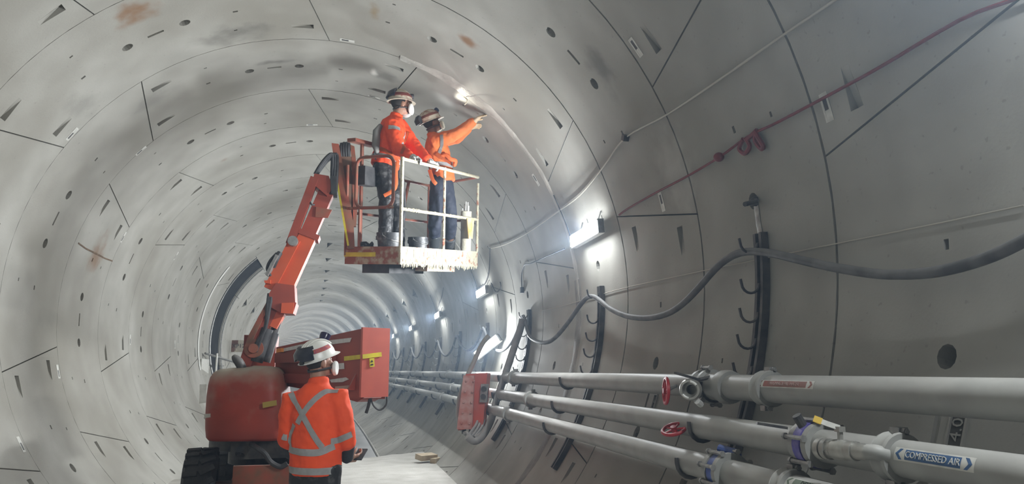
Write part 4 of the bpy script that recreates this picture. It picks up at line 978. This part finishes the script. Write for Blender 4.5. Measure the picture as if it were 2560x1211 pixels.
for i in range(6):
    a = i*1.05; p = O+BW*.12+(BU*math.cos(a)+BV*math.sin(a))*.035; q = p+BW*(.62+.05*math.sin(i*2.7))+BU*(.03*math.cos(i*1.9))
    b = MB(); b.tube([p, q], .007, 6); tag(b.build('white_rod', M_white, None), 'thin white rod standing in the cardboard tube', 'rod', 'rods in the cardboard tube')
O = bp(1.50, -.035, .36); b = MB(); b.hexa([O+BU*a+BV*c+BW*d for a, c, d in ((-.05, 0, 0), (.04, 0, 0), (.04, .012, 0), (-.05, .012, 0), (-.10, 0, .26), (.08, 0, .25), (.08, .012, .25), (-.10, .012, .26))])
tag(b.build('plastering_paddle', mat('stained_paddle', (.70, .66, .5), .7, col2=(.65, .38, .08), nscale=5), None, None, bevel=.004), 'cream and orange stained paddle hanging on the middle rail', 'tool')
O = bp(.16, .60, FLW+.09); b = MB()
for i in range(9):
    a = i*.7; b.tube([O+BU*(.09*math.cos(g+a)*(1-.04*i))+BV*(.08*math.sin(g+a))+BW*(-.075+.02*i+.02*math.sin(3*g+i)) for g in [k*PI/8 for k in range(16)]], .014, 6, closed=True)
tag(b.build('cable_coil', M_black, None), 'tangled coil of black cable on the deck under the gate', 'cable')

# ================================================================== people
def remesh(b, name, voxel, smooth=4, wrinkle=0, seed=0):
    """fuse overlapping closed forms into one continuous surface"""
    bmesh.ops.recalc_face_normals(b.bm, faces=b.bm.faces)
    me = bpy.data.meshes.new('tmp'); b.bm.to_mesh(me); b.bm.free()
    o = bpy.data.objects.new('tmp', me); COL.objects.link(o)
    r = o.modifiers.new('r', 'REMESH'); r.mode = 'VOXEL'; r.voxel_size = voxel; r.use_smooth_shade = True
    if smooth: s_ = o.modifiers.new('s', 'SMOOTH'); s_.factor = .5; s_.iterations = smooth
    if wrinkle:
        tx = bpy.data.textures.new('folds', 'CLOUDS'); tx.noise_scale = .09; tx.noise_depth = 2
        d = o.modifiers.new('d', 'DISPLACE'); d.texture = tx; d.strength = wrinkle; d.mid_level = .5; d.texture_coords = 'LOCAL'
    dg = bpy.context.evaluated_depsgraph_get(); out = bpy.data.meshes.new_from_object(o.evaluated_get(dg)); out.name = name
    bpy.data.objects.remove(o); bpy.data.meshes.remove(me); out.shade_smooth(); out.materials.clear(); return out
def put(me, name, material, parent):
    off = ORG[parent.name] if parent is not None and parent.name in ORG else V()
    me.transform(Matrix.Translation(-off)); return link(name, me, material, parent)
def bvh_of(me): return BVHTree.FromPolygons([v.co.copy() for v in me.vertices], [tuple(p.vertices) for p in me.polygons])
def limb(b, pts, rad, seg=14): b.tube(smoothpath(pts, 4) if len(pts) > 2 else pts, interp(rad, len(pts)), seg, rnd=True)
def interp(rad, n):
    if n <= 2: return list(rad)
    out = []
    for i in range(n-1):
        for k in range(4): out.append(rad[i]+(rad[i+1]-rad[i])*k/4)
    return out+[rad[-1]]
def hand(b, wrist, d, n, side, curl, g=0.0, s=1.0, spread=1.0):
    """palm and five unequal fingers: d along the forearm, n palm normal, side +1 when the thumb lies on d x n"""
    d = V(d).normalized(); n = V(n); n = (n-d*n.dot(d)).normalized(); sv = d.cross(n)*side
    W = V(wrist)
    for f in (-.026, -.009, .009, .026): b.tube([W+d*.01*s+sv*f*.6*s, W+d*.085*s+sv*f*1.05*s], [(.017*s+g, .014*s+g)]*2, 8, rnd=True)
    for f, L, c in ((.028, .072, 1.0), (.0095, .080, 1.05), (-.0095, .074, 1.1), (-.028, .058, 1.15)):
        p = W+d*.09*s+sv*f*s; ang = curl*c*.45; q = d.copy()
        q = (Quaternion(sv, 0) @ q); tot = 0; pts = [p-d*.012]
        for k, fr in enumerate((.45, .32, .23)):
            tot += ang*(1.0 if k else .8); dd = d*math.cos(tot)+n*math.sin(tot)+sv*(f*2.2*spread); p = p+dd.normalized()*L*fr*s*1.1; pts.append(p.copy())
        b.tube(pts, [.0098*s+g, .0094*s+g, .0088*s+g, .0076*s+g], 8, rnd=True)
    p = W+d*.03*s+sv*.03*s; q1 = p+(d*.55+sv*.75+n*.35).normalized()*.042*s; q2 = q1+(d*.8+sv*.15+n*(.35+.3*curl)).normalized()*.032*s
    b.tube([p-d*.01, q1, q2], [.0135*s+g, .0115*s+g, .009*s+g], 8, rnd=True)
def frame_from(f, up=V((0, 0, 1))):
    f = V(f).normalized(); r = f.cross(up).normalized(); u = r.cross(f); return r, f, u
class Person:
    def __init__(s, J, face, head_up, label, sc_=1.0, skin=M_skin):
        s.J = {k: V(v) for k, v in J.items()}; J = s.J; s.k = sc_; s.skin = skin
        base = (J['ankL']+J['ankR'])/2; base.z = min(J['ankL'].z, J['ankR'].z)-.09*sc_
        s.org = base; s.hr, s.hf, s.hu = frame_from(face, head_up); s.label = label
    def body(s, handsL, handsR):
        J, k = s.J, s.k; b = MB(); hc = J['head']; r, f, u = s.hr, s.hf, s.hu; M = Matrix((r, f, u)).transposed()
        P = lambda x, y, z: hc+r*x*k+f*y*k+u*z*k
        b.ell(P(0, -.005, .02), (.074*k, .096*k, .098*k), M, 20, 14); b.ell(P(0, .03, -.045), (.056*k, .066*k, .072*k), M, 18, 12)
        b.ell(P(0, .062, -.085), (.03*k, .028*k, .026*k), M, 12, 8)
        b.tube([P(0, .092, .018), P(0, .106, -.006), P(0, .112, -.022)], [.009*k, .012*k, .015*k], 8, rnd=True)
        b.tube([P(-.035, .087, .03), P(0, .094, .032), P(.035, .087, .03)], .010*k, 8, rnd=True)
        b.tube([P(-.02, .092, -.055), P(0, .097, -.055), P(.02, .092, -.055)], .008*k, 8, rnd=True); b.tube([P(-.018, .09, -.066), P(0, .095, -.067), P(.018, .09, -.066)], .008*k, 8, rnd=True)
        for x in (-1, 1):
            b.ell(P(x*.076, -.008, -.012), (.012*k, .022*k, .034*k), M, 10, 8); b.ell(P(x*.05, .062, -.012), (.022*k, .022*k, .02*k), M, 10, 8)
        nb = J['neck']; b.tube([P(0, -.02, -.05), nb, nb.lerp(J['chest'], .35)], [.056*k, .06*k, .075*k], 14, rnd=True)
        sd = (J['shR']-J['shL']).normalized()
        b.tube(smoothpath([J['pel'], J['pel'].lerp(J['chest'], .45), J['chest'], J['neck'].lerp(J['chest'], .35)], 3), [(.12*k, .085*k)]*3+[(.11*k, .08*k)]*3+[(.13*k, .085*k)]*3+[(.08*k, .07*k)], 16, side=sd, rnd=True)
        for q, hd in (('L', handsL), ('R', handsR)):
            b.tube([J['chest'].lerp(J['sh'+q], .5), J['sh'+q]], .055*k, 12, rnd=True)
            limb(b, [J['sh'+q], J['el'+q], J['wr'+q]], [.05*k, .04*k, .026*k])
            hand(b, J['wr'+q], hd[0], hd[1], hd[2], hd[3], 0, 1.02*k)
            limb(b, [J['hip'+q], J['kn'+q], J['ank'+q]], [.075*k, .055*k, .036*k])
            b.tube([J['ank'+q]-V((0, 0, .03*k)), J['ank'+q]+J['toe'+q]*(.14*k)-V((0, 0, .05*k))], [.036*k, .03*k], 10, rnd=True)
        me = remesh(b, 'body', .0075, 3); o = bpy.data.objects.new('person', me); COL.objects.link(o)
        me.transform(Matrix.Translation(-s.org)); o.location = s.org; me.materials.append(s.skin); ORG[o.name] = s.org; s.o = o
        tag(o, s.label, 'person', 'tunnel workers'); s.P = P; s.M = M
        for x in (-1, 1):
            b = MB(); b.ell(P(x*.031, .083, .012), (.013*k, .011*k, .009*k), M, 10, 8); b.build('eye', M_white, o)
            b = MB(); b.ell(P(x*.031, .0915, .012), (.0055*k, .004*k, .0055*k), M, 8, 6); b.build('iris', M_hair, o)
        b = MB(); b.ell(P(0, -.018, .03), (.080*k, .094*k, .098*k), M, 18, 12)
        for v in list(b.bm.verts):
            q = v.co-hc
            if q.dot(f) > .045*k or q.dot(u) < -.055*k: pass
        bmesh.ops.delete(b.bm, geom=[v for v in b.bm.verts if (v.co-hc).dot(f)/k+(v.co-hc).dot(u)/k*-.6 > .055 or (v.co-hc).dot(u) < -.06*k], context='VERTS')
        b.build('hair', M_hair, o, 60); return o
    def jacket(s, material, rad, sleeve, hem, full=True, wr=.012, voxel=.011, collar=True, bulk=1.0):
        """rad: list of (t along pelvis-neck, half width, half depth)"""
        J, k = s.J, s.k; b = MB(); sd = (J['shR']-J['shL']); sd.z *= .3; sd.normalize()
        ax = J['neck']-J['pel']; path = [J['pel']+ax*t for t, _, _ in rad]
        mid = J['chest']-(J['pel']+ax*((J['chest']-J['pel']).dot(ax)/ax.length_squared))
        path = [p+mid*max(0, 1-abs((p-J['chest']).length/(ax.length*.7))) for p in path]
        b.tube(path, [(a*k*bulk, c*k*bulk) for _, a, c in rad], 24, side=sd)
        for q in 'LR':
            a, e, w_ = J['sh'+q], J['el'+q], J['wr'+q]
            end = a.lerp(e, sleeve) if sleeve <= 1 else e.lerp(w_, sleeve-1)
            pts = [J['chest'].lerp(a, .55)+V((0, 0, .02*k)), a, a.lerp(e, .5)]+([e, end] if sleeve > 1 else [end])
            rr = [.09, .088, .080]+([.070, .055 if sleeve > 1.5 else .075] if sleeve > 1 else [.08]); b.tube(pts, [x*k*bulk for x in rr], 16, rnd=sleeve > 1)
        if collar: b.tube([J['neck'].lerp(J['chest'], .25), J['neck'], J['neck'].lerp(J['head'], .30)], [(.095*k, .085*k), (.078*k, .074*k), (.074*k, .074*k)], 20, side=sd)
        me = remesh(b, 'jacket', voxel, 5, wr); s.jb = bvh_of(me); s.jo = put(me, 'jacket', material, s.o); return s.jo
    def trousers(s, material, boot_top=.12, wr=.016, wide=1.0):
        J, k = s.J, s.k; b = MB(); sd = (J['hipR']-J['hipL']).normalized()
        c = (J['hipL']+J['hipR'])/2; b.tube([c-V((0, 0, .06*k)), c+V((0, 0, .04*k)), J['pel']+V((0, 0, .1*k))], [(.165*k, .115*k), (.175*k, .125*k), (.15*k, .11*k)], 20, side=sd, rnd=True)
        for q in 'LR': limb(b, [J['hip'+q]-V((0, 0, .02)), J['kn'+q], J['ank'+q].lerp(J['kn'+q], boot_top/.42)], [.105*k*wide, .078*k*wide, .068*k*wide])
        me = remesh(b, 'trousers', .012, 4, wr); s.tb = bvh_of(me); return put(me, 'trousers', material, s.o)
    def boots(s, material, height=.16):
        J, k = s.J, s.k
        for q in 'LR':
            a = J['ank'+q]; t = J['toe'+q]; b = MB(); h0 = a-V((0, 0, .09*k))
            lg = (J['kn'+q]-a).normalized(); b.tube([h0+V((0, 0, .04*k)), a, a+lg*(height*.5*k), a+lg*(height*k)], [(.052*k, .06*k), (.056*k, .06*k), (.068*k, .07*k), (.078*k, .078*k)], 16, side=t.cross(V((0, 0, 1))))
            b.tube([h0+V((0, 0, .042*k))-t*.05*k, h0+t*.07*k+V((0, 0, .045*k)), h0+t*.16*k+V((0, 0, .038*k))], [(.045*k, .04*k), (.05*k, .044*k), (.042*k, .034*k)], 14, side=t.cross(V((0, 0, 1))), rnd=True)
            put(remesh(b, 'boot', .01, 3), 'boot', material, s.o)
    def helmet(s, material, tilt=.0):
        k = s.k; r = s.hr; q = Quaternion(r, tilt); f, u = q @ s.hf, q @ s.hu; c = s.J['head']+u*.040*k
        s.hm = (c, r, f, u)
        def pt(lat, lon, e=0.0): return c+r*(math.cos(lat)*math.sin(lon)*(.122*k+e))+f*(math.cos(lat)*math.cos(lon)*(.146*k+e))+u*(math.sin(lat)*(.132*k+e))
        s.hp = pt; b = MB(); rows = []; N_ = 32
        for lat in (0, 12, 26, 40, 54, 66, 77, 85): rows.append([b.bm.verts.new(pt(math.radians(lat), i*2*PI/N_)) for i in range(N_)])
        top = b.bm.verts.new(pt(PI/2, 0))
        brim = []
        for i in range(N_):
            lo = i*2*PI/N_; fr = max(0, math.cos(lo)); e = .008+.036*fr**2.2+.008*max(0, -math.cos(lo)); p = pt(0, lo); d = (p-c).normalized(); brim.append(b.bm.verts.new(p+d*e*k-u*(.010+.010*fr)*k))
        inn = [b.bm.verts.new(pt(0, i*2*PI/N_, -.008*k)-u*.012*k) for i in range(N_)]
        intop = [b.bm.verts.new(pt(math.radians(45), i*2*PI/N_, -.012*k)) for i in range(N_)]
        for a, d in [(intop, inn), (inn, brim), (brim, rows[0])]+list(zip(rows, rows[1:])):
            for i in range(N_): b.face([a[i], a[(i+1) % N_], d[(i+1) % N_], d[i]])
        for i in range(N_): b.face([rows[-1][i], rows[-1][(i+1) % N_], top])
        b.face(intop[::-1]); s.ho = b.build('helmet', material, s.o, 50)
        for dx in (-.028, 0, .028):
            b = MB(); b.tube([pt(math.radians(l), 0 if l <= 90 else PI, .001)+r*dx*k if l <= 90 else pt(math.radians(180-l), PI, .001)+r*dx*k for l in range(30, 151, 10)], [(.010*k, .006*k)]*13, 8, side=r); b.build('helmet_ridge', material, s.ho)
        return s.ho
    def patch(s, name, lon0, lon1, lat0, lat1, e0, e1, material, parent=None, nl=10, shape=None):
        b = MB(); A, B = [], []
        for i in range(nl+1):
            lo = math.radians(lon0+(lon1-lon0)*i/nl); l0, l1 = (shape(i/nl) if shape else (lat0, lat1))
            A.append([b.bm.verts.new(s.hp(math.radians(l), lo, e)) for l, e in ((l0, e0), (l1, e0), (l1, e1), ((l0+l1)/2, e1*1.25), (l0, e1))])
        for a, d in zip(A, A[1:]):
            for q in range(5): b.face([a[q], a[(q+1) % 5], d[(q+1) % 5], d[q]])
        b.face(A[0]); b.face(A[-1][::-1]); return b.build(name, material, parent or s.ho, 40)
    def mask(s, disc_r=.05, body=M_darksteel, disc=M_white, splay=.9):
        k = s.k; P = s.P; b = MB(); b.ell(P(0, .088, -.055), (.048*k, .045*k, .05*k), s.M, 14, 10); m_ = b.build('respirator', body, s.o)
        for x in (-1, 1):
            c = P(x*.052, .098, -.062); ax = (s.hr*x*splay+s.hf*.75-s.hu*.1).normalized()
            b = MB(); b.lathe(c-ax*.02, ax, [(0, disc_r*.5*k), (.02, disc_r*k), (.034, disc_r*k), (.042, disc_r*.9*k), (.042, disc_r*.25*k), (.038, 0)], 24, False); b.build('filter_disc', disc, m_, 30)
        b = MB(); b.tube([P(x*.085, .0+.03*math.cos(x*3), -.05) if abs(x) < 1 else P(x*.078, -.04, -.045) for x in (-1, 1)], .003, 4)
        b2 = MB(); b2.tube([P(.06, .085, -.05), P(.083, .02, -.05), P(.07, -.06, -.055), P(0, -.103, -.06), P(-.07, -.06, -.055), P(-.083, .02, -.05), P(-.06, .085, -.05)], [(.008, .003)]*7, 6, side=s.hu); b.bm.free(); b2.build('mask_strap', M_black, m_)
    def headlamp(s, lon, lat, rad, ln, material, lens=None, up=.2):
        b = MB(); lo, la = math.radians(lon), math.radians(lat); p = s.hp(la, lo, .005); c, r, f, u = s.hm; d = (f*math.cos(lo)+r*math.sin(lo)+u*up).normalized()
        b.lathe(p-d*.01, d, [(0, rad*.75), (ln*.6, rad), (ln, rad)], 18); o = b.build('headlamp', material, s.ho, 30)
        b = MB(); b.lathe(p-d*.01+d*ln, d, [(0, rad*.8), (.004, rad*.7)], 16); b.build('lens', lens or M_glass, o, 30); return p+d*(ln+.02), d
    def tape(s, name, pts, width, material, bvh=None, parent=None, off=.004, closed=False):
        bvh = bvh or s.jb; pts = smoothpath(pts, 5) if not closed else pts; P = []
        for p in pts:
            h = bvh.find_nearest(p)
            if h[0] is not None: P.append((h[0], h[1]))
        b = MB(); rows = []
        for i, (p, n) in enumerate(P):
            a = P[i-1 if (i or closed) else 0][0]; c = P[(i+1) % len(P) if closed else min(i+1, len(P)-1)][0]; t = (c-a)
            if t.length < 1e-6: continue
            sdv = t.normalized().cross(n).normalized(); row = []
            for q in (-.5, -.17, .17, .5):
                g = p+sdv*(q*width); h = bvh.find_nearest(g); row.append(b.bm.verts.new((h[0]+h[1]*off) if (h[0]-g).length < width else g+n*off))
            rows.append(row)
        pr = list(zip(rows, rows[1:]))+([(rows[-1], rows[0])] if closed else [])
        for a, c in pr:
            for q in range(3): b.face([a[q], a[q+1], c[q+1], c[q]])
        bmesh.ops.solidify(b.bm, geom=b.bm.faces[:], thickness=.002)
        return b.build(name, material, parent or s.jo, 60)
    def cast(s, pxl, bvh=None):
        out = []
        for x, y in pxl:
            d = ray(x, y).normalized(); h = (bvh or s.jb).ray_cast(CAM, d)
            if h[0] is not None: out.append(h[0])
        return out
    def ring(s, c, axis, bvh=None, n=36, maxr=.26, a0=0, a1=360):
        ax = V(axis).normalized(); e = ax.cross(V((0, 1, 0)) if abs(ax.y) < .9 else V((1, 0, 0))).normalized(); g = ax.cross(e); out = []
        for i in range(n):
            a = math.radians(a0+(a1-a0)*i/n); d = e*math.cos(a)+g*math.sin(a); h = (bvh or s.jb).ray_cast(V(c), d, 1.)
            if h[0] is not None: out.append(h[0] if h[3] < maxr else V(c)+d*maxr)
        return out

T = ty
# ------------------------------------------------------------------ worker on the ground, seen from behind
Yw = 6.0
fx = V((.42, .9, 0)).normalized()
J = dict(head=T(797, 906, 6.03), neck=T(797, 962, 6.0), chest=T(789, 1030, 6.0), pel=T(789, 1165, 6.02),
         shL=T(731, 1000, 6.06), shR=T(846, 992, 5.94), elL=T(719, 1095, 6.06), elR=T(866, 1098, 5.95), wrL=T(728, 1140, 6.25), wrR=T(868, 1150, 6.12))
gx = J['pel'].x
J.update(hipL=V((gx-.09, 6.05, .9)), hipR=V((gx+.09, 5.98, .9)), knL=V((gx-.11, 6.09, .5)), knR=V((gx+.11, 6.02, .5)), ankL=V((gx-.13, 6.06, .09)), ankR=V((gx+.13, 5.98, .09)), toeL=V((.2, .98, 0)), toeR=V((.55, .83, 0)))
W1 = Person(J, V((.80, .60, .16)), V((0, 0, 1)), 'worker in an orange hi-vis jacket and clean white helmet standing on the floor')
W1.body((fx+V((0, 0, -.1)), V((1, -.3, 0)), 1, .8), (V((.8, .6, .08)), V((-.5, .5, .6)), 1, 1.1))
W1.jacket(M_hiviz, [(-.10, .185, .14), (.0, .19, .145), (.3, .185, .14), (.6, .19, .14), (.78, .185, .13), (.9, .155, .11), (1.0, .09, .085)], 1.08, 0, wr=.022, bulk=1.04)
W1.trousers(M_blackpants); W1.boots(M_boot, .2)
for q in 'LR':     # dark long sleeves under the short hi-vis sleeves
    b = MB(); limb(b, [W1.J['el'+q].lerp(W1.J['sh'+q], .25), W1.J['el'+q], W1.J['wr'+q].lerp(W1.J['el'+q], .12)], [.062, .066, .048]); put(remesh(b, 'undershirt_sleeve', .01, 3, .012), 'undershirt_sleeve', M_navy, W1.o)
W1.helmet(M_helmet, .20); W1.mask(.055)
gg = W1.patch('goggles', 128, 236, 8, 42, .003, .034, M_goggle, None, 14, lambda f: (6+10*math.exp(-((f-.5)/.12)**2), 42-6*abs(f-.5)))
W1.patch('goggle_frame', 124, 240, 40, 46, .003, .026, M_black, gg); W1.patch('goggle_strap', 60, 126, 22, 36, .002, .006, mat('patterned_strap', (.30, .06, .12), .7, col2=(.5, .12, .06), nscale=60), gg)
W1.patch('helmet_dial', 166, 184, -6, 8, -.01, .012, M_black, None, 4)
W1.headlamp(-6, 50, .042, .06, mat('violet_black', (.02, .015, .05), .25), M_goggle, .9)
X1 = [(727, 984), (737, 1003), (752, 1030), (768, 1060), (786, 1092), (806, 1120)]; X2 = [(846, 978), (820, 979), (796, 992), (775, 1012), (757, 1036), (744, 1060)]
W1.tape('reflective_tape', W1.cast(X1), .042, M_silver); W1.tape('reflective_tape', W1.cast(X2), .042, M_silver)
W1.tape('reflective_tape', W1.cast([(736, 1062), (728, 1085), (725, 1105), (728, 1122)]), .035, M_silver)
up = (W1.J['neck']-W1.J['pel']).normalized()
W1.tape('reflective_tape', W1.cast([(724, 1122), (745, 1130), (775, 1133), (800, 1131), (822, 1122), (836, 1116)]), .05, M_silver)
W1.tape('reflective_tape', W1.ring(W1.J['pel']-up*.02, up), .05, M_silver, closed=True)
W1.tape('reflective_tape', W1.cast([(826, 1105), (845, 1101), (862, 1094), (879, 1086)]), .045, M_silver)
W1.tape('reflective_tape', W1.cast([(706, 1092), (712, 1095), (718, 1095)]), .045, M_silver)
b = MB(); hp = W1.J['wrR']+V((.8, .6, .08)).normalized()*.12; b.box(hp+V((-.0, .0, .02)), (.075, .15, .010), Matrix.Rotation(-.35, 3, 'Z') @ Matrix.Rotation(.45, 3, 'X'))
tag(b.build('mobile_phone', M_black, None, None, bevel=.004), 'black mobile phone held by the worker on the floor', 'phone')

# ------------------------------------------------------------------ two workers in the basket
J = dict(head=T(1001, 262, 8.92), neck=T(989, 296, 8.92), chest=T(981, 325, 8.93), pel=T(964, 405, 8.94),
         shL=T(996, 313, 9.10), shR=T(979, 313, 8.77), elR=T(996, 374, 8.66), elL=T(1036, 366, 9.02))
rail = lambda u: bp(u, 0, 1.20)
hR, hL = rail(.30), rail(.70)
J.update(wrR=hR+V((-.075, .05, .05)), wrL=hL+V((-.09, .02, .05)))
J.update(hipL=T(972, 418, 9.03), hipR=T(958, 418, 8.86), knL=T(988, 505, 9.05), knR=T(966, 505, 8.86))
zf = bp(.3, .35, FLW).z
def foot(px, v):       # ankle above the deck at this pixel column
    a, c = -.3, 2.
    for _ in range(40):
        m_ = (a+c)/2
        if proj(bp(m_, v, FLW+.1))[0] < px: a = m_
        else: c = m_
    return bp(a, v, FLW)+V((0, 0, .095))
J.update(ankL=foot(1000, .38), ankR=foot(960, .47), toeL=V((.75, .66, 0)), toeR=V((.8, .6, 0)))
W2 = Person(J, V((.88, .40, .12)), V((0, 0, 1)), 'worker in a bright orange hi-vis jacket holding the basket rail with white gloves', 1.06)
gd = (BU+V((0, 0, -.25))).normalized()
hdR = (V((.9, -.35, -.15)), V((0, .0, -1)), -1, 1.5); hdL = (V((.85, .3, -.2)), V((0, 0, -1)), 1, 1.5)
W2.body(hdL, hdR)
W2.jacket(M_hiviz, [(-.12, .17, .14), (.0, .175, .145), (.3, .175, .14), (.6, .18, .14), (.78, .175, .13), (.9, .145, .11), (1.0, .085, .085)], 1.85, 0, wr=.03, bulk=1.12)
W2.trousers(M_blackpants, .10, .03, 1.12); W2.boots(M_boot, .28)
for q, hd in (('L', hdL), ('R', hdR)):
    b = MB(); hand(b, W2.J['wr'+q], hd[0], hd[1], hd[2], hd[3], .005, 1.06); b.tube([W2.J['wr'+q].lerp(W2.J['el'+q], .22), W2.J['wr'+q]+V(hd[0])*.03], .042, 12, rnd=True); put(remesh(b, 'glove', .006, 2), 'glove', M_glove, W2.o)
W2.helmet(M_helmetdirty, -.05); W2.mask(.066)
W2.headlamp(0, 34, .034, .055, M_black, M_goggle, .1)
W2.patch('goggles', 140, 230, 14, 62, .003, .03, M_goggle, None, 12); W2.patch('helmet_strap', 20, 140, 16, 34, .002, .006, mat('red_strap', (.2, .05, .04), .7), None)
up2 = (W2.J['neck']-W2.J['pel']).normalized()
W2.tape('reflective_tape', W2.cast([(971, 318), (985, 319), (1000, 324)]), .05, M_silver)
W2.tape('reflective_tape', W2.cast([(1012, 330), (1010, 345), (1007, 362)]), .045, M_silver)
W2.tape('reflective_tape', W2.ring(W2.J['pel']+up2*.02, up2), .05, M_silver, closed=True)
W2.tape('harness_strap', W2.cast([(1018, 330), (1014, 350), (1010, 368), (1005, 385)]), .04, M_harness, off=.010)
W2.tape('harness_strap', W2.cast([(950, 372), (968, 380), (985, 395), (996, 408)]), .045, M_harness, off=.012)
h = W2.cast([(962, 345)]); c = (h[0] if h else W2.J['chest'])+V((-.085, .03, .0))
b = MB(); b.tube([c+V((.0, 0, -.16)), c+V((-.015, 0, -.1)), c+V((-.01, 0, .08)), c+V((.03, 0, .15))], [(.05, .03), (.07, .045), (.065, .042), (.045, .025)], 14, side=V((.4, .9, 0)), rnd=True); pk = b.build('fall_arrest_pack', mat('dull_grey_pack', (.2, .2, .19), .7), W2.o, 50)
b = MB(); b.tube(smoothpath([c-V((.02, 0, .13)), c-V((.03, 0, .2)), c-V((.01, 0, .26))], 4), .01, 6); b.build('pack_tail', M_black, pk)
b = MB(); p0 = T(993, 405, 8.70); b.tube(smoothpath([p0, T(990, 430, 8.70), T(988, 470, 8.72), T(960, 490, 8.76)], 4), [(.022, .005)]*13, 6, side=V((1, 0, 0))); b.build('lanyard', M_harness, W2.o)

J = dict(head=T(1079, 309, 9.28), neck=T(1082, 343, 9.28), chest=T(1092, 372, 9.29), pel=T(1106, 442, 9.30),
         shR=T(1089, 354, 9.12), shL=T(1098, 352, 9.44), elR=T(1141, 336, 9.02), elL=T(1144, 344, 9.32),
         wrR=T(1184, 304, 8.96), wrL=T(1170, 322, 9.16), hipR=T(1097, 458, 9.20), hipL=T(1112, 458, 9.39), knR=T(1088, 545, 9.16), knL=T(1126, 540, 9.40))
J.update(ankR=foot(1085, .36), ankL=foot(1124, .40), toeR=V((.7, .71, 0)), toeL=V((.7, .71, 0)))
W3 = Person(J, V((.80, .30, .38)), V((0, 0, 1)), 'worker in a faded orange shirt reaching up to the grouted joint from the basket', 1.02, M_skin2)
tip = cyl(1206, 287, R-.03); aim = (tip-W3.J['wrR']).normalized()
hdR = (aim, V((0, .5, -1)), 1, .5); hdL = ((cyl(1195, 312, R-.05)-W3.J['wrL']).normalized(), V((0, -.5, -1)), -1, .7)
W3.body(hdL, hdR)
W3.jacket(M_hivizold, [(-.16, .165, .13), (.0, .17, .135), (.3, .165, .135), (.6, .18, .14), (.78, .18, .13), (.9, .15, .11), (1.0, .085, .085)], 1.9, 0, wr=.026, bulk=1.08)
W3.trousers(mat('navy_trousers', (.012, .016, .032), .75, col2=(.03, .035, .055), nscale=6, bump=.4, bscale=14), .22, .028, 1.08); W3.boots(M_boot, .30)
for q, hd in (('R', hdR), ('L', hdL)):
    b = MB(); hand(b, W3.J['wr'+q], hd[0], hd[1], hd[2], hd[3], .004, 1.05); b.tube([W3.J['wr'+q].lerp(W3.J['el'+q], .35), W3.J['wr'+q].lerp(W3.J['el'+q], .1), W3.J['wr'+q]+V(hd[0])*.02], [.055, .046, .038], 12, rnd=True); put(remesh(b, 'glove', .006, 2), 'glove', M_tan, W3.o)
W3.helmet(M_helmetdirty, .05); W3.mask(.056, disc=mat('cream_filter', (.62, .60, .5), .6))
W3.patch('helmet_pack', 160, 205, 0, 34, .003, .05, M_black, None, 8); W3.patch('helmet_strap', 20, 160, 20, 34, .002, .006, mat('brown_strap', (.18, .06, .04), .7), None)
lp, ld = W3.headlamp(0, 40, .034, .05, mat('blue_black', (.015, .02, .06), .3), M_head, .35)
W3.tape('harness_strap', W3.cast([(1104, 338), (1105, 352), (1103, 366), (1098, 384)]), .04, M_greyweb, off=.008)
W3.tape('reflective_tape', W3.ring(W3.J['pel']+V((0, 0, .12)), (0, 0, 1)), .05, M_silver, closed=True)
W3.tape('harness_strap', W3.cast([(1090, 384), (1100, 392), (1115, 402), (1128, 412)]), .05, M_harness, off=.012)
W3.tape('harness_strap', W3.cast([(1078, 440), (1088, 430), (1098, 440)]), .045, M_harness, off=.012)
b = MB(); c = T(1124, 404, 8.98)
b.tube(smoothpath([T(1100, 392, 9.13), T(1114, 388, 9.10), T(1126, 398, 9.10), T(1138, 402, 9.14), T(1136, 412, 9.16)], 4), .028, 8, rnd=True); b.build('lanyard_pouch', M_harness, W3.o)
b = MB(); b.tube(smoothpath([T(1074, 425, 9.12), T(1082, 450, 9.08), T(1092, 462, 9.10)], 4), [(.024, .006)]*9, 6, side=V((1, 0, 0))); b.build('leg_strap', M_harness, W3.o)
# the helmet lamp really lights the joint being repaired
sl = bpy.data.lights.new('headlamp_beam', 'SPOT'); sl.energy = 42; sl.spot_size = math.radians(36); sl.spot_blend = .8; sl.shadow_soft_size = .02; sl.color = (1, .98, .86)
so = bpy.data.objects.new('headlamp_beam', sl); COL.objects.link(so); tgt = cyl(1188, 242); so.location = lp+(tgt-lp).normalized()*.03; so.rotation_euler = (tgt-lp).to_track_quat('-Z', 'Y').to_euler()
M_lamp.cycles.emission_sampling = 'NONE'; M_head.cycles.emission_sampling = 'NONE'   # the lamps' light comes from the area and spot lamps in them
